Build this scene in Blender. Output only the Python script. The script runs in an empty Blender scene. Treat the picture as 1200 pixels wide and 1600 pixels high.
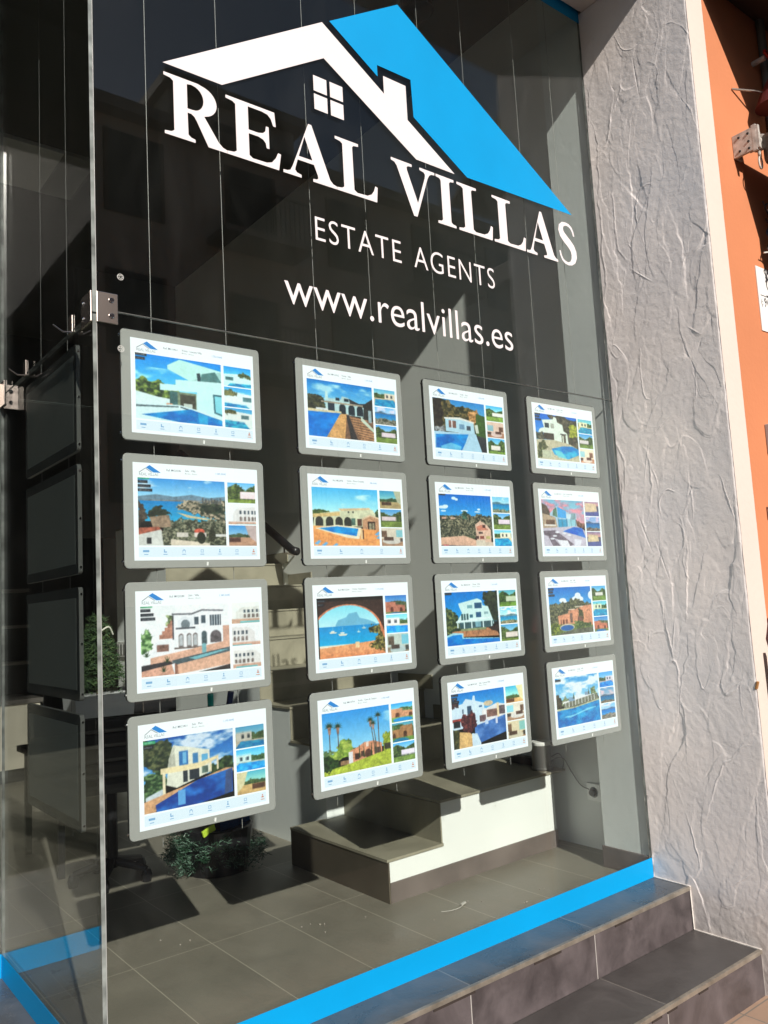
import bpy, bmesh, math, random
import numpy as np
from mathutils import Vector, Matrix
C = bpy.context.scene.collection
S = bpy.context.scene
PI = math.pi
# ------------------------------------------------------------------ camera, sky, sun, exposure
cam = bpy.data.cameras.new('camera'); camo = bpy.data.objects.new('camera', cam); C.objects.link(camo)
RM = np.array([[0.78741118, -0.61402469, -0.05438115], [0.0265225, 0.12188521, -0.99218978], [0.61585728, 0.779819, 0.11225925]])
CP = (-0.81345998, -2.17634613, -0.81277539)
m3 = Matrix([[RM[0][i], -RM[1][i], -RM[2][i]] for i in range(3)])
camo.matrix_world = Matrix.Translation(CP) @ m3.to_4x4()
cam.sensor_fit = 'VERTICAL'; cam.sensor_height = 36.0; cam.lens = 36.0 * 1275.0 / 1600.0
cam.clip_start = 0.02; cam.clip_end = 500
S.camera = camo
S.render.resolution_x = 768; S.render.resolution_y = 1024
SUN_D = Vector((0.22, 1.0, -0.60)).normalized()          # the way the light travels
w = bpy.data.worlds.new('World'); S.world = w; w.use_nodes = True
nt = w.node_tree; bg = nt.nodes['Background']
sky = nt.nodes.new('ShaderNodeTexSky'); sky.sky_type = 'NISHITA'; sky.sun_disc = False
elev = math.asin(-SUN_D.z); azi = math.atan2(-SUN_D.x, -SUN_D.y)
sky.sun_elevation = elev; sky.sun_rotation = azi
nt.links.new(sky.outputs[0], bg.inputs[0]); bg.inputs[1].default_value = 0.072
sl = bpy.data.lights.new('sun', 'SUN'); sl.energy = 5.0; sl.angle = math.radians(0.5); sl.color = (1.0, 0.93, 0.85)
so = bpy.data.objects.new('sun', sl); C.objects.link(so); so.rotation_euler = SUN_D.to_track_quat('-Z', 'Y').to_euler()
S.view_settings.view_transform = 'Standard'; S.view_settings.look = 'None'; S.view_settings.gamma = 1
S.view_settings.use_curve_mapping = False
S.view_settings.exposure = 0.28
try:
    S.cycles.transparent_max_bounces = 32; S.cycles.max_bounces = 12; S.cycles.diffuse_bounces = 5; S.cycles.glossy_bounces = 6
except Exception: pass

# ------------------------------------------------------------------ materials
MATS = {}
def mat(name, col, rough=0.6, metal=0.0, spec=0.5, emis=None, var=0.0, scale=8.0, bump=0.0, bscale=40.0, coat=0.0):
    if name in MATS: return MATS[name]
    m = bpy.data.materials.new(name); m.use_nodes = True; MATS[name] = m
    n = m.node_tree.nodes; l = m.node_tree.links; b = n['Principled BSDF']
    b.inputs['Base Color'].default_value = (*col, 1); b.inputs['Roughness'].default_value = rough
    b.inputs['Metallic'].default_value = metal; b.inputs['Specular IOR Level'].default_value = spec
    b.inputs['Coat Weight'].default_value = coat
    if emis: b.inputs['Emission Color'].default_value = (*emis[:3], 1); b.inputs['Emission Strength'].default_value = emis[3]
    if var > 0 or bump > 0: tc = n.new('ShaderNodeTexCoord')
    if var > 0:
        t = n.new('ShaderNodeTexNoise'); t.inputs['Scale'].default_value = scale; t.inputs['Detail'].default_value = 6
        l.new(tc.outputs['Object'], t.inputs['Vector'])
        r = n.new('ShaderNodeValToRGB'); r.color_ramp.elements[0].position = 0.3; r.color_ramp.elements[1].position = 0.7
        r.color_ramp.elements[0].color = (*[c * (1 - var) for c in col], 1); r.color_ramp.elements[1].color = (*[min(1, c * (1 + var)) for c in col], 1)
        l.new(t.outputs['Fac'], r.inputs['Fac']); l.new(r.outputs['Color'], b.inputs['Base Color'])
    if bump > 0:
        t2 = n.new('ShaderNodeTexNoise'); t2.inputs['Scale'].default_value = bscale; t2.inputs['Detail'].default_value = 5
        l.new(tc.outputs['Object'], t2.inputs['Vector'])
        bp = n.new('ShaderNodeBump'); bp.inputs['Strength'].default_value = bump; bp.inputs['Distance'].default_value = 0.003
        l.new(t2.outputs['Fac'], bp.inputs['Height']); l.new(bp.outputs['Normal'], b.inputs['Normal'])
    return m

def tile_mat(name, col, grout, size, origin, axes, rough=0.35, var=0.25, gw=0.004, nscale=3.0, spec=0.5, streak=False):
    """stoneware tiles: object-space noise plus grout lines every size[0], size[1] along two axes"""
    m = bpy.data.materials.new(name); m.use_nodes = True; MATS[name] = m
    n = m.node_tree.nodes; l = m.node_tree.links; b = n['Principled BSDF']
    tc = n.new('ShaderNodeTexCoord'); gp = n.new('ShaderNodeNewGeometry')
    sp = n.new('ShaderNodeSeparateXYZ'); l.new(gp.outputs['Position'], sp.inputs[0])
    lines = []; cells = []
    for ax, sz, og in zip(axes, size, origin):
        a = n.new('ShaderNodeMath'); a.operation = 'SUBTRACT'; l.new(sp.outputs['XYZ'.index(ax)], a.inputs[0]); a.inputs[1].default_value = og
        d = n.new('ShaderNodeMath'); d.operation = 'DIVIDE'; l.new(a.outputs[0], d.inputs[0]); d.inputs[1].default_value = sz
        fl = n.new('ShaderNodeMath'); fl.operation = 'FLOOR'; l.new(d.outputs[0], fl.inputs[0]); cells.append(fl)
        f = n.new('ShaderNodeMath'); f.operation = 'PINGPONG'; l.new(d.outputs[0], f.inputs[0]); f.inputs[1].default_value = 0.5
        c = n.new('ShaderNodeMath'); c.operation = 'LESS_THAN'; l.new(f.outputs[0], c.inputs[0]); c.inputs[1].default_value = gw / sz / 2
        lines.append(c)
    mx = n.new('ShaderNodeMath'); mx.operation = 'MAXIMUM'; l.new(lines[0].outputs[0], mx.inputs[0]); l.new(lines[-1].outputs[0], mx.inputs[1])
    cb = n.new('ShaderNodeCombineXYZ'); l.new(cells[0].outputs[0], cb.inputs[0]); l.new(cells[-1].outputs[0], cb.inputs[1])
    wn = n.new('ShaderNodeTexWhiteNoise'); l.new(cb.outputs[0], wn.inputs['Vector'])
    off = n.new('ShaderNodeVectorMath'); off.operation = 'SCALE'; l.new(wn.outputs['Color'], off.inputs[0]); off.inputs['Scale'].default_value = 20
    ad = n.new('ShaderNodeVectorMath'); ad.operation = 'ADD'; l.new(gp.outputs['Position'], ad.inputs[0]); l.new(off.outputs[0], ad.inputs[1])
    t = n.new('ShaderNodeTexNoise'); t.inputs['Scale'].default_value = nscale; t.inputs['Detail'].default_value = 9; t.inputs['Roughness'].default_value = 0.62; t.inputs['Distortion'].default_value = 0.6
    l.new(ad.outputs[0], t.inputs['Vector'])
    r = n.new('ShaderNodeValToRGB'); r.color_ramp.elements[0].position = 0.3; r.color_ramp.elements[1].position = 0.72
    r.color_ramp.elements[0].color = (*[c * (1 - var) for c in col], 1); r.color_ramp.elements[1].color = (*[c * (1 + var) for c in col], 1)
    l.new(t.outputs['Fac'], r.inputs['Fac'])
    # thin scuffs and dust
    t3 = n.new('ShaderNodeTexNoise'); t3.inputs['Scale'].default_value = 55; t3.inputs['Detail'].default_value = 3; l.new(gp.outputs['Position'], t3.inputs['Vector'])
    rr = n.new('ShaderNodeMapRange'); rr.inputs[1].default_value = 0.3; rr.inputs[2].default_value = 0.8; rr.inputs[3].default_value = rough * 0.75; rr.inputs[4].default_value = min(1, rough * 1.5)
    l.new(t.outputs['Fac'], rr.inputs[0])
    gcol = n.new('ShaderNodeMix'); gcol.data_type = 'RGBA'
    l.new(mx.outputs[0], gcol.inputs[0]); l.new(r.outputs['Color'], gcol.inputs[6]); gcol.inputs[7].default_value = (*grout, 1)
    l.new(gcol.outputs[2], b.inputs['Base Color']); l.new(rr.outputs[0], b.inputs['Roughness'])
    b.inputs['Specular IOR Level'].default_value = spec
    bp = n.new('ShaderNodeBump'); bp.inputs['Strength'].default_value = 0.35; bp.inputs['Distance'].default_value = 0.002
    sm = n.new('ShaderNodeMath'); sm.operation = 'SUBTRACT'; l.new(t3.outputs['Fac'], sm.inputs[0]); l.new(mx.outputs[0], sm.inputs[1])
    l.new(sm.outputs[0], bp.inputs['Height']); l.new(bp.outputs['Normal'], b.inputs['Normal'])
    return m

def glass_mat(name, tint=(0.93, 0.95, 0.94)):
    m = bpy.data.materials.new(name); m.use_nodes = True; MATS[name] = m
    n = m.node_tree.nodes; l = m.node_tree.links; n.clear()
    out = n.new('ShaderNodeOutputMaterial'); mix = n.new('ShaderNodeMixShader')
    tr = n.new('ShaderNodeBsdfTransparent'); tr.inputs[0].default_value = (*tint, 1)
    gl = n.new('ShaderNodeBsdfGlossy'); gl.inputs['Roughness'].default_value = 0.0
    g = n.new('ShaderNodeNewGeometry'); d = n.new('ShaderNodeVectorMath'); d.operation = 'DOT_PRODUCT'
    l.new(g.outputs['Normal'], d.inputs[0]); l.new(g.outputs['Incoming'], d.inputs[1])
    a = n.new('ShaderNodeMath'); a.operation = 'ABSOLUTE'; l.new(d.outputs['Value'], a.inputs[0])
    s = n.new('ShaderNodeMath'); s.operation = 'SUBTRACT'; s.inputs[0].default_value = 1; l.new(a.outputs[0], s.inputs[1])
    p = n.new('ShaderNodeMath'); p.operation = 'POWER'; l.new(s.outputs[0], p.inputs[0]); p.inputs[1].default_value = 5
    q = n.new('ShaderNodeMath'); q.operation = 'MULTIPLY_ADD'; l.new(p.outputs[0], q.inputs[0]); q.inputs[1].default_value = 0.96; q.inputs[2].default_value = 0.04
    # fingerprints and dust: a faint haze of matt white
    l.new(q.outputs[0], mix.inputs[0]); l.new(tr.outputs[0], mix.inputs[1]); l.new(gl.outputs[0], mix.inputs[2])
    df = n.new('ShaderNodeBsdfDiffuse'); df.inputs[0].default_value = (.8, .8, .78, 1); m2 = n.new('ShaderNodeMixShader')
    gp = n.new('ShaderNodeNewGeometry'); mp = n.new('ShaderNodeMapping'); mp.inputs['Scale'].default_value = (5, 5, 1.6); mp.inputs['Rotation'].default_value = (0, .5, 0); l.new(gp.outputs['Position'], mp.inputs['Vector'])
    t = n.new('ShaderNodeTexNoise'); t.inputs['Scale'].default_value = 1.6; t.inputs['Detail'].default_value = 8; t.inputs['Distortion'].default_value = 1.2; l.new(mp.outputs[0], t.inputs['Vector'])
    mr = n.new('ShaderNodeMapRange'); mr.inputs[1].default_value = .5; mr.inputs[2].default_value = .8; mr.inputs[3].default_value = .0005; mr.inputs[4].default_value = .005; l.new(t.outputs['Fac'], mr.inputs[0])
    l.new(mr.outputs[0], m2.inputs[0]); l.new(mix.outputs[0], m2.inputs[1]); l.new(df.outputs[0], m2.inputs[2])
    l.new(m2.outputs[0], out.inputs[0])
    return m

def attr_emit(name, strength=1.0):
    m = bpy.data.materials.new(name); m.use_nodes = True; MATS[name] = m
    n = m.node_tree.nodes; l = m.node_tree.links; b = n['Principled BSDF']
    at = n.new('ShaderNodeAttribute'); at.attribute_name = 'Col'
    b.inputs['Base Color'].default_value = (0.02, 0.02, 0.02, 1); b.inputs['Roughness'].default_value = 0.35
    l.new(at.outputs['Color'], b.inputs['Emission Color']); b.inputs['Emission Strength'].default_value = strength
    return m

# ------------------------------------------------------------------ object helpers
def thing(name, label, cat, loc=(0, 0, 0), group=None):
    o = bpy.data.objects.new(name, None); C.objects.link(o); o.location = loc; o.empty_display_size = 0.05
    o['label'] = label; o['category'] = cat
    if group: o['group'] = group
    return o
def tag(o, label, cat, group=None):
    o['label'] = label; o['category'] = cat
    if group: o['group'] = group
    return o
def wloc(o):
    v = Vector((0, 0, 0))
    while o is not None: v += o.location; o = o.parent
    return v

class MB:
    """collects shapes (world coordinates), then links them as ONE mesh object"""
    def __init__(s): s.v = []; s.f = []; s.mi = []
    def face(s, pts, mi=0):
        b = len(s.v); s.v += [tuple(p) for p in pts]; s.f.append(tuple(range(b, b + len(pts)))); s.mi.append(mi); return s
    def box(s, x0, x1, y0, y1, z0, z1, bev=0.0, mi=0):
        if x0 > x1: x0, x1 = x1, x0
        if y0 > y1: y0, y1 = y1, y0
        if z0 > z1: z0, z1 = z1, z0
        bm = bmesh.new(); bmesh.ops.create_cube(bm, size=1)
        for v in bm.verts: v.co = Vector(((x0 + x1) / 2 + v.co.x * (x1 - x0), (y0 + y1) / 2 + v.co.y * (y1 - y0), (z0 + z1) / 2 + v.co.z * (z1 - z0)))
        if bev > 0: bmesh.ops.bevel(bm, geom=bm.edges[:], offset=bev, segments=2, affect='EDGES', profile=0.6)
        s.add(bm, mi); return s
    def add(s, bm, mi=0):
        b = len(s.v); bm.verts.ensure_lookup_table()
        s.v += [tuple(v.co) for v in bm.verts]
        for f in bm.faces: s.f.append(tuple(b + v.index for v in f.verts)); s.mi.append(mi)
        bm.free()
    def obox(s, c, size, rz=0, rx=0, ry=0, bev=0.0, mi=0):
        bm = bmesh.new(); bmesh.ops.create_cube(bm, size=1)
        for v in bm.verts: v.co = Vector((v.co.x * size[0], v.co.y * size[1], v.co.z * size[2]))
        if bev > 0: bmesh.ops.bevel(bm, geom=bm.edges[:], offset=bev, segments=2, affect='EDGES', profile=0.6)
        M = Matrix.Translation(c) @ Matrix.Rotation(rz, 4, 'Z') @ Matrix.Rotation(rx, 4, 'X') @ Matrix.Rotation(ry, 4, 'Y')
        bmesh.ops.transform(bm, matrix=M, verts=bm.verts); s.add(bm, mi); return s
    def tube(s, pts, r, n=8, mi=0, caps=True):
        pts = [Vector(p) for p in pts]; rs = r if isinstance(r, (list, tuple)) else [r] * len(pts)
        b = len(s.v); prev = None
        for i, p in enumerate(pts):
            t = (pts[min(i + 1, len(pts) - 1)] - pts[max(i - 1, 0)]).normalized()
            a = t.orthogonal().normalized() if prev is None else (prev - t * prev.dot(t)).normalized()
            prev = a; c = t.cross(a)
            for k in range(n):
                an = 2 * PI * k / n; s.v.append(tuple(p + (a * math.cos(an) + c * math.sin(an)) * rs[i]))
        for i in range(len(pts) - 1):
            for k in range(n):
                s.f.append((b + i * n + k, b + i * n + (k + 1) % n, b + (i + 1) * n + (k + 1) % n, b + (i + 1) * n + k)); s.mi.append(mi)
        if caps:
            s.f.append(tuple(b + k for k in range(n))[::-1]); s.mi.append(mi)
            s.f.append(tuple(b + (len(pts) - 1) * n + k for k in range(n))); s.mi.append(mi)
        return s
    def lathe(s, c, prof, n=24, mi=0, axis='z'):
        b = len(s.v)
        for r, h in prof:
            for k in range(n):
                a = 2 * PI * k / n; x, y = r * math.cos(a), r * math.sin(a)
                p = {'z': (x, y, h), 'y': (x, h, y), 'x': (h, x, y)}[axis]
                s.v.append((c[0] + p[0], c[1] + p[1], c[2] + p[2]))
        for i in range(len(prof) - 1):
            for k in range(n):
                s.f.append((b + i * n + k, b + i * n + (k + 1) % n, b + (i + 1) * n + (k + 1) % n, b + (i + 1) * n + k)); s.mi.append(mi)
        return s
    def prism(s, pts, axis, a, b_, mi=0):
        """extrude a 2D outline along an axis"""
        def P(p, h): return {'x': (h, p[0], p[1]), 'y': (p[0], h, p[1]), 'z': (p[0], p[1], h)}[axis]
        n = len(pts); s.face([P(p, a) for p in pts], mi); s.face([P(p, b_) for p in pts][::-1], mi)
        for i in range(n):
            j = (i + 1) % n; s.face([P(pts[i], a), P(pts[i], b_), P(pts[j], b_), P(pts[j], a)], mi)
        return s
    def build(s, name, m, parent=None, smooth=False, recalc=True):
        me = bpy.data.meshes.new(name); o_ = wloc(parent) if parent is not None else Vector((0, 0, 0))
        if parent is None and s.v: # origin at the base of the shape
            a = np.array(s.v); o_ = Vector((float((a[:, 0].min() + a[:, 0].max()) / 2), float((a[:, 1].min() + a[:, 1].max()) / 2), float(a[:, 2].min())))
        me.from_pydata([(v[0] - o_.x, v[1] - o_.y, v[2] - o_.z) for v in s.v], [], s.f)
        ms = m if isinstance(m, (list, tuple)) else [m]
        for q in ms: me.materials.append(q)
        me.polygons.foreach_set('material_index', s.mi)
        if recalc:
            bm = bmesh.new(); bm.from_mesh(me); bmesh.ops.remove_doubles(bm, verts=bm.verts, dist=1e-6) if smooth else None
            bmesh.ops.recalc_face_normals(bm, faces=bm.faces); bm.to_mesh(me); bm.free()
        if smooth: me.polygons.foreach_set('use_smooth', [True] * len(me.polygons))
        me.update()
        o = bpy.data.objects.new(name, me); C.objects.link(o)
        if parent is not None: o.parent = parent
        else: o.location = o_
        return o

def struct(o): o['kind'] = 'structure'; return o
def copy_tree(o, parent=None):
    c = o.copy(); C.objects.link(c); c.parent = parent
    for ch in list(o.children): copy_tree(ch, c)
    return c

def s2l(c):
    c = np.asarray(c, dtype=float) / 255.0
    return tuple(float(x) for x in np.where(c <= 0.04045, c / 12.92, ((c + 0.055) / 1.055) ** 2.4))

def curve_mesh(splines, ext=0.0):
    """2D filled outline with holes -> list of verts, faces in (x, z)"""
    cu = bpy.data.curves.new('outline', 'CURVE'); cu.dimensions = '2D'; cu.fill_mode = 'BOTH' if ext else 'FRONT'; cu.extrude = ext
    for pts in splines:
        sp = cu.splines.new('POLY'); sp.points.add(len(pts) - 1)
        for i, p in enumerate(pts): sp.points[i].co = (p[0], p[1], 0, 1)
        sp.use_cyclic_u = True
    return curve_to_vf(cu)
def curve_to_vf(cu):
    o = bpy.data.objects.new('tmp', cu); C.objects.link(o)
    bpy.context.view_layer.update()
    dg = bpy.context.evaluated_depsgraph_get(); me = bpy.data.meshes.new_from_object(o.evaluated_get(dg))
    v = [tuple(q.co) for q in me.vertices]; f = [tuple(p.vertices) for p in me.polygons]
    bpy.data.objects.remove(o); bpy.data.curves.remove(cu); bpy.data.meshes.remove(me)
    return v, f
def text_vf(body, spacing=1.0):
    cu = bpy.data.curves.new('txt', 'FONT'); cu.body = body; cu.space_character = spacing; cu.resolution_u = 3
    return curve_to_vf(cu)
def put_flat(mb, vf, ux, uz, mi=0):
    """place (x, y, ext) outline verts with maps to world"""
    v, f = vf; b = len(mb.v)
    for p in v: mb.v.append((*ux(p[0], p[1], p[2]),))
    for q in f: mb.f.append(tuple(b + i for i in q)); mb.mi.append(mi)
def fit_box(vf, x0, x1, z0, z1, y, th=0.0):
    v, f = vf; a = np.array(v); mn = a.min(0); mx = a.max(0)
    return [(x0 + (p[0] - mn[0]) / (mx[0] - mn[0]) * (x1 - x0), y + p[2], z0 + (p[1] - mn[1]) / (mx[1] - mn[1]) * (z1 - z0)) for p in v], f
def addvf(mb, vf, mi=0):
    v, f = vf; b = len(mb.v); mb.v += v
    for q in f: mb.f.append(tuple(b + i for i in q)); mb.mi.append(mi)
# ------------------------------------------------------------------ serif capitals (cap height 1)
GL = {}
GL['I'] = (.47, [[(0,0),(.47,0),(.47,.05),(.38,.065),(.345,.1),(.345,.9),(.38,.935),(.47,.95),(.47,1),(0,1),(0,.95),(.09,.935),(.125,.9),(.125,.1),(.09,.065),(0,.05)]])
GL['L'] = (.93, [[(0,0),(.90,0),(.93,.29),(.875,.30),(.84,.2),(.78,.12),(.68,.07),(.45,.06),(.385,.1),(.38,.9),(.41,.935),(.52,.95),(.52,1),(0,1),(0,.95),(.11,.935),(.16,.9),(.16,.1),(.11,.065),(0,.05)]])
GL['E'] = (1.0, [[(0,0),(.95,0),(1.0,.29),(.945,.30),(.90,.2),(.82,.1),(.72,.065),(.46,.06),(.40,.1),(.40,.475),(.58,.475),(.67,.45),(.715,.4),(.73,.32),(.78,.32),(.78,.70),(.73,.70),(.715,.61),(.67,.565),(.58,.54),(.40,.54),(.40,.94),(.66,.94),(.77,.92),(.83,.86),(.87,.75),(.92,.75),(.90,1),(0,1),(0,.95),(.12,.935),(.17,.9),(.17,.1),(.12,.065),(0,.05)]])
GL['A'] = (1.1, [[(0,0),(.36,0),(.36,.05),(.27,.07),(.235,.11),(.245,.16),(.295,.31),(.63,.31),(.70,.14),(.71,.09),(.68,.06),(.60,.05),(.60,0),(1.1,0),(1.1,.05),(1.02,.07),(.96,.13),(.61,1.03),(.545,1.03),(.19,.17),(.14,.08),(.08,.055),(0,.05)], [(.32,.38),(.455,.77),(.60,.38)]])
GL['V'] = (1.05, [[(0,1),(0,.95),(.08,.93),(.13,.87),(.48,-.02),(.56,-.02),(.87,.83),(.92,.91),(.97,.94),(1.05,.95),(1.05,1),(.68,1),(.68,.95),(.78,.93),(.81,.89),(.80,.82),(.595,.26),(.37,.85),(.365,.91),(.40,.94),(.49,.95),(.49,1)]])
def arc(cx, cy, rx, ry, a0, a1, n=10):
    return [(cx + rx * math.cos(math.radians(a0 + (a1 - a0) * i / n)), cy + ry * math.sin(math.radians(a0 + (a1 - a0) * i / n))) for i in range(n + 1)]
GL['R'] = (1.04, [[(0,0),(.50,0),(.50,.05),(.43,.065),(.385,.1),(.38,.46),(.44,.46),(.49,.43),(.53,.37),(.72,0),(1.04,0),(1.04,.05),(.97,.07),(.90,.13),(.66,.485)] + arc(.60,.735,.28,.25,-72,72,12) + [(.56,1),(0,1),(0,.95),(.11,.935),(.155,.9),(.155,.1),(.11,.065),(0,.05)],
           [(.38,.53),(.38,.93),(.45,.945)] + arc(.47,.735,.185,.205,75,-75,10) + [(.45,.53)]])
def s_glyph():
    c = [(.575,.73),(.555,.82),(.50,.91),(.42,.955),(.33,.965),(.23,.94),(.165,.87),(.15,.78),(.19,.69),(.28,.61),(.39,.53),(.48,.45),(.53,.36),(.54,.25),(.50,.14),(.42,.065),(.32,.035),(.22,.05),(.14,.10),(.09,.19),(.07,.29)]
    wd = [.022,.026,.032,.035,.036,.05,.07,.085,.095,.10,.10,.10,.095,.088,.07,.046,.034,.034,.03,.026,.022]
    P = np.array(c); T = np.gradient(P, axis=0); T /= np.linalg.norm(T, axis=1)[:, None]; N = np.stack([-T[:, 1], T[:, 0]], 1); W = np.array(wd)[:, None]
    return [tuple(p) for p in np.vstack([P + N * W, (P - N * W)[::-1]])]
GL['S'] = (.66, [s_glyph()])

# ------------------------------------------------------------------ little painter for the property photographs on the displays
class Pic:
    def __init__(s, w, h, seed=1):
        s.w, s.h = w * 2, h * 2; s.a = np.zeros((s.h, s.w, 3)); s.r = np.random.RandomState(seed)
        s.X, s.Y = np.meshgrid((np.arange(s.w) + .5) / s.w, (np.arange(s.h) + .5) / s.h)
        s.asp = w / h
    def noise(s, sx, sy=None, oct=3):
        sy = sy or sx; out = np.zeros((s.h, s.w)); amp = 1; tot = 0
        for o in range(oct):
            gx, gy = int(sx * 2 ** o) + 2, int(sy * 2 ** o) + 2
            g = s.r.rand(gy + 1, gx + 1); x = s.X * (gx - 1); y = s.Y * (gy - 1); xi = x.astype(int); yi = y.astype(int); fx = x - xi; fy = y - yi
            fx = fx * fx * (3 - 2 * fx); fy = fy * fy * (3 - 2 * fy)
            out += amp * ((g[yi, xi] * (1 - fx) + g[yi, xi + 1] * fx) * (1 - fy) + (g[yi + 1, xi] * (1 - fx) + g[yi + 1, xi + 1] * fx) * fy); tot += amp; amp *= .55
        return out / tot
    def put(s, m, c, var=0.0, a=1.0):
        c = np.array(c, float)
        if var: c = c * (1 + var * (s.r.rand(s.h, s.w, 1) - .5))
        m = (m * a)[..., None] if m.dtype != bool else (m.astype(float) * a)[..., None]
        s.a = s.a * (1 - m) + c * m
    def grad(s, c0, c1, y0=0., y1=1.):
        t = np.clip((s.Y - y0) / (y1 - y0), 0, 1)[..., None]; m = ((s.Y >= y0) & (s.Y <= y1))[..., None]
        s.a = np.where(m, np.array(c0, float) * (1 - t) + np.array(c1, float) * t, s.a)
    def mask(s, pts):
        m = np.zeros((s.h, s.w), bool); n = len(pts)
        for i in range(n):
            x0, y0 = pts[i]; x1, y1 = pts[(i + 1) % n]
            if y0 == y1: continue
            c = (s.Y < max(y0, y1)) & (s.Y >= min(y0, y1)) & (s.X < x0 + (s.Y - y0) * (x1 - x0) / (y1 - y0)); m ^= c
        return m
    def poly(s, pts, c, var=.06, a=1.): s.put(s.mask(pts), c, var, a)
    def rect(s, x0, y0, x1, y1, c, var=.06): s.put((s.X >= x0) & (s.X < x1) & (s.Y >= y0) & (s.Y < y1), c, var)
    def ell(s, cx, cy, rx, ry, c, var=.06): s.put(((s.X - cx) / rx) ** 2 + ((s.Y - cy) / ry) ** 2 < 1, c, var)
    def arch(s, x0, y0, x1, y1, c):
        r = (x1 - x0) / 2; s.rect(x0, y0 + r * s.asp, x1, y1, c); s.ell((x0 + x1) / 2, y0 + r * s.asp, r, r * s.asp, c)
    def clouds(s, y0, y1, amt=.5, c=(240, 245, 250), sc=4):
        n = s.noise(sc, sc * 2, 4); m = np.clip((n - (1 - amt)) * 5, 0, 1) * ((s.Y > y0) & (s.Y < y1)); s.put(m, c)
    def trees(s, pts, dark, light, sc=14):
        """foliage filling an outline; its edge is frayed by noise"""
        n = s.noise(sc, sc, 3); n2 = s.noise(sc * 2.2, sc * 2.2, 2)
        X0, Y0 = s.X, s.Y; s.X = X0 + (n2 - .5) * .05; s.Y = Y0 + (n - .5) * .12; m = s.mask(pts); s.X, s.Y = X0, Y0
        t = np.clip((n2 - .3) * 2.3, 0, 1)[..., None]; col = np.array(dark, float) * (1 - t) + np.array(light, float) * t
        s.a = np.where(m[..., None], col, s.a)
    def palm(s, x, y0, y1, r, lean=0., skirt=True):
        s.poly([(x - .006, y1), (x + .006, y1), (x + .005 + lean, y0), (x - .005 + lean, y0)], (92, 78, 66))
        if skirt: s.poly([(x + lean - r * .35, y0), (x + lean + r * .35, y0), (x + lean + r * .2, y0 + r * 1.6), (x + lean - r * .15, y0 + r * 1.6)], (150, 118, 100), .3)
        for k in range(9):
            an = -PI * (-.12 + 1.24 * k / 8); ex, ey = x + lean + r * math.cos(an), y0 + r * s.asp * .8 * math.sin(an)
            nx, ny = -math.sin(an) * r * .13, math.cos(an) * r * .13
            s.poly([(x + lean - nx, y0 - ny), (ex, ey), (x + lean + nx, y0 + ny)], (38, 58, 36), .5)
    def pool(s, pts, c=(20, 110, 190), c2=(60, 165, 225)):
        n = s.noise(7, 10, 3); m = s.mask(pts); t = np.clip((n - .35) * 2.5, 0, 1)[..., None]
        s.a = np.where(m[..., None], np.array(c, float) * (1 - t) + np.array(c2, float) * t, s.a)
    def tags(s, n, green=False, x=-.02, y=.0):
        for k in range(n):
            wd = [.13, .11, .145, .16][k]; s.rect(0, y + k * .062, wd, y + .043 + k * .062, (60, 150, 105) if green and k == 0 else (22, 24, 34), 0)
            m = ((s.X > .012) & (s.X < wd - .015) & (s.Y > y + .012 + k * .062) & (s.Y < y + .031 + k * .062)); s.put(m & (s.r.rand(s.h, s.w) > .45), (190, 200, 200), 0, .6)
    def out(s):
        a = s.a.reshape(s.h // 2, 2, s.w // 2, 2, 3).mean((1, 3)); a = np.clip(a, 0, 255)
        h_, w_ = a.shape[:2]; r = s.r
        # the grain, leaf and stone detail of a real photograph: noise at three sizes, stronger in the mid tones
        def up(k, wd):
            g = r.rand(int(h_ / k) + 3, int(w_ / k) + 3) - .5; yi = np.arange(h_) / k; xi = np.arange(w_) / k; y0 = yi.astype(int); x0 = xi.astype(int); fy = (yi - y0)[:, None]; fx = (xi - x0)[None]
            return (g[y0][:, x0] * (1 - fx) + g[y0][:, x0 + 1] * fx) * (1 - fy) + (g[y0 + 1][:, x0] * (1 - fx) + g[y0 + 1][:, x0 + 1] * fx) * fy
        L = a.mean(2) / 255.; blue = np.clip((a[..., 2] - a[..., 0]) / 90., 0, 1); amt = (.09 + .34 * np.clip(1 - np.abs(L - .38) * 2.2, 0, 1)) * (1 - .72 * blue)
        a = a * (1 + (amt * (up(1.6, 0) * .9 + up(3.5, 0) * .8 + up(9, 0) * .6))[..., None])
        g = a.mean(2, keepdims=True); a = g + (a - g) * 1.06; a = 128 + (a - 128) * 1.08 + 6; a[..., 1] += 16 * blue; a[..., 0] += 4 * blue; a = np.clip(a, 0, 255)
        # a little lens blur so that edges read as a photograph
        b = a.copy(); b[1:-1, 1:-1] = a[1:-1, 1:-1] * .6 + (a[:-2, 1:-1] + a[2:, 1:-1] + a[1:-1, :-2] + a[1:-1, 2:]) * .1
        return b

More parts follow.
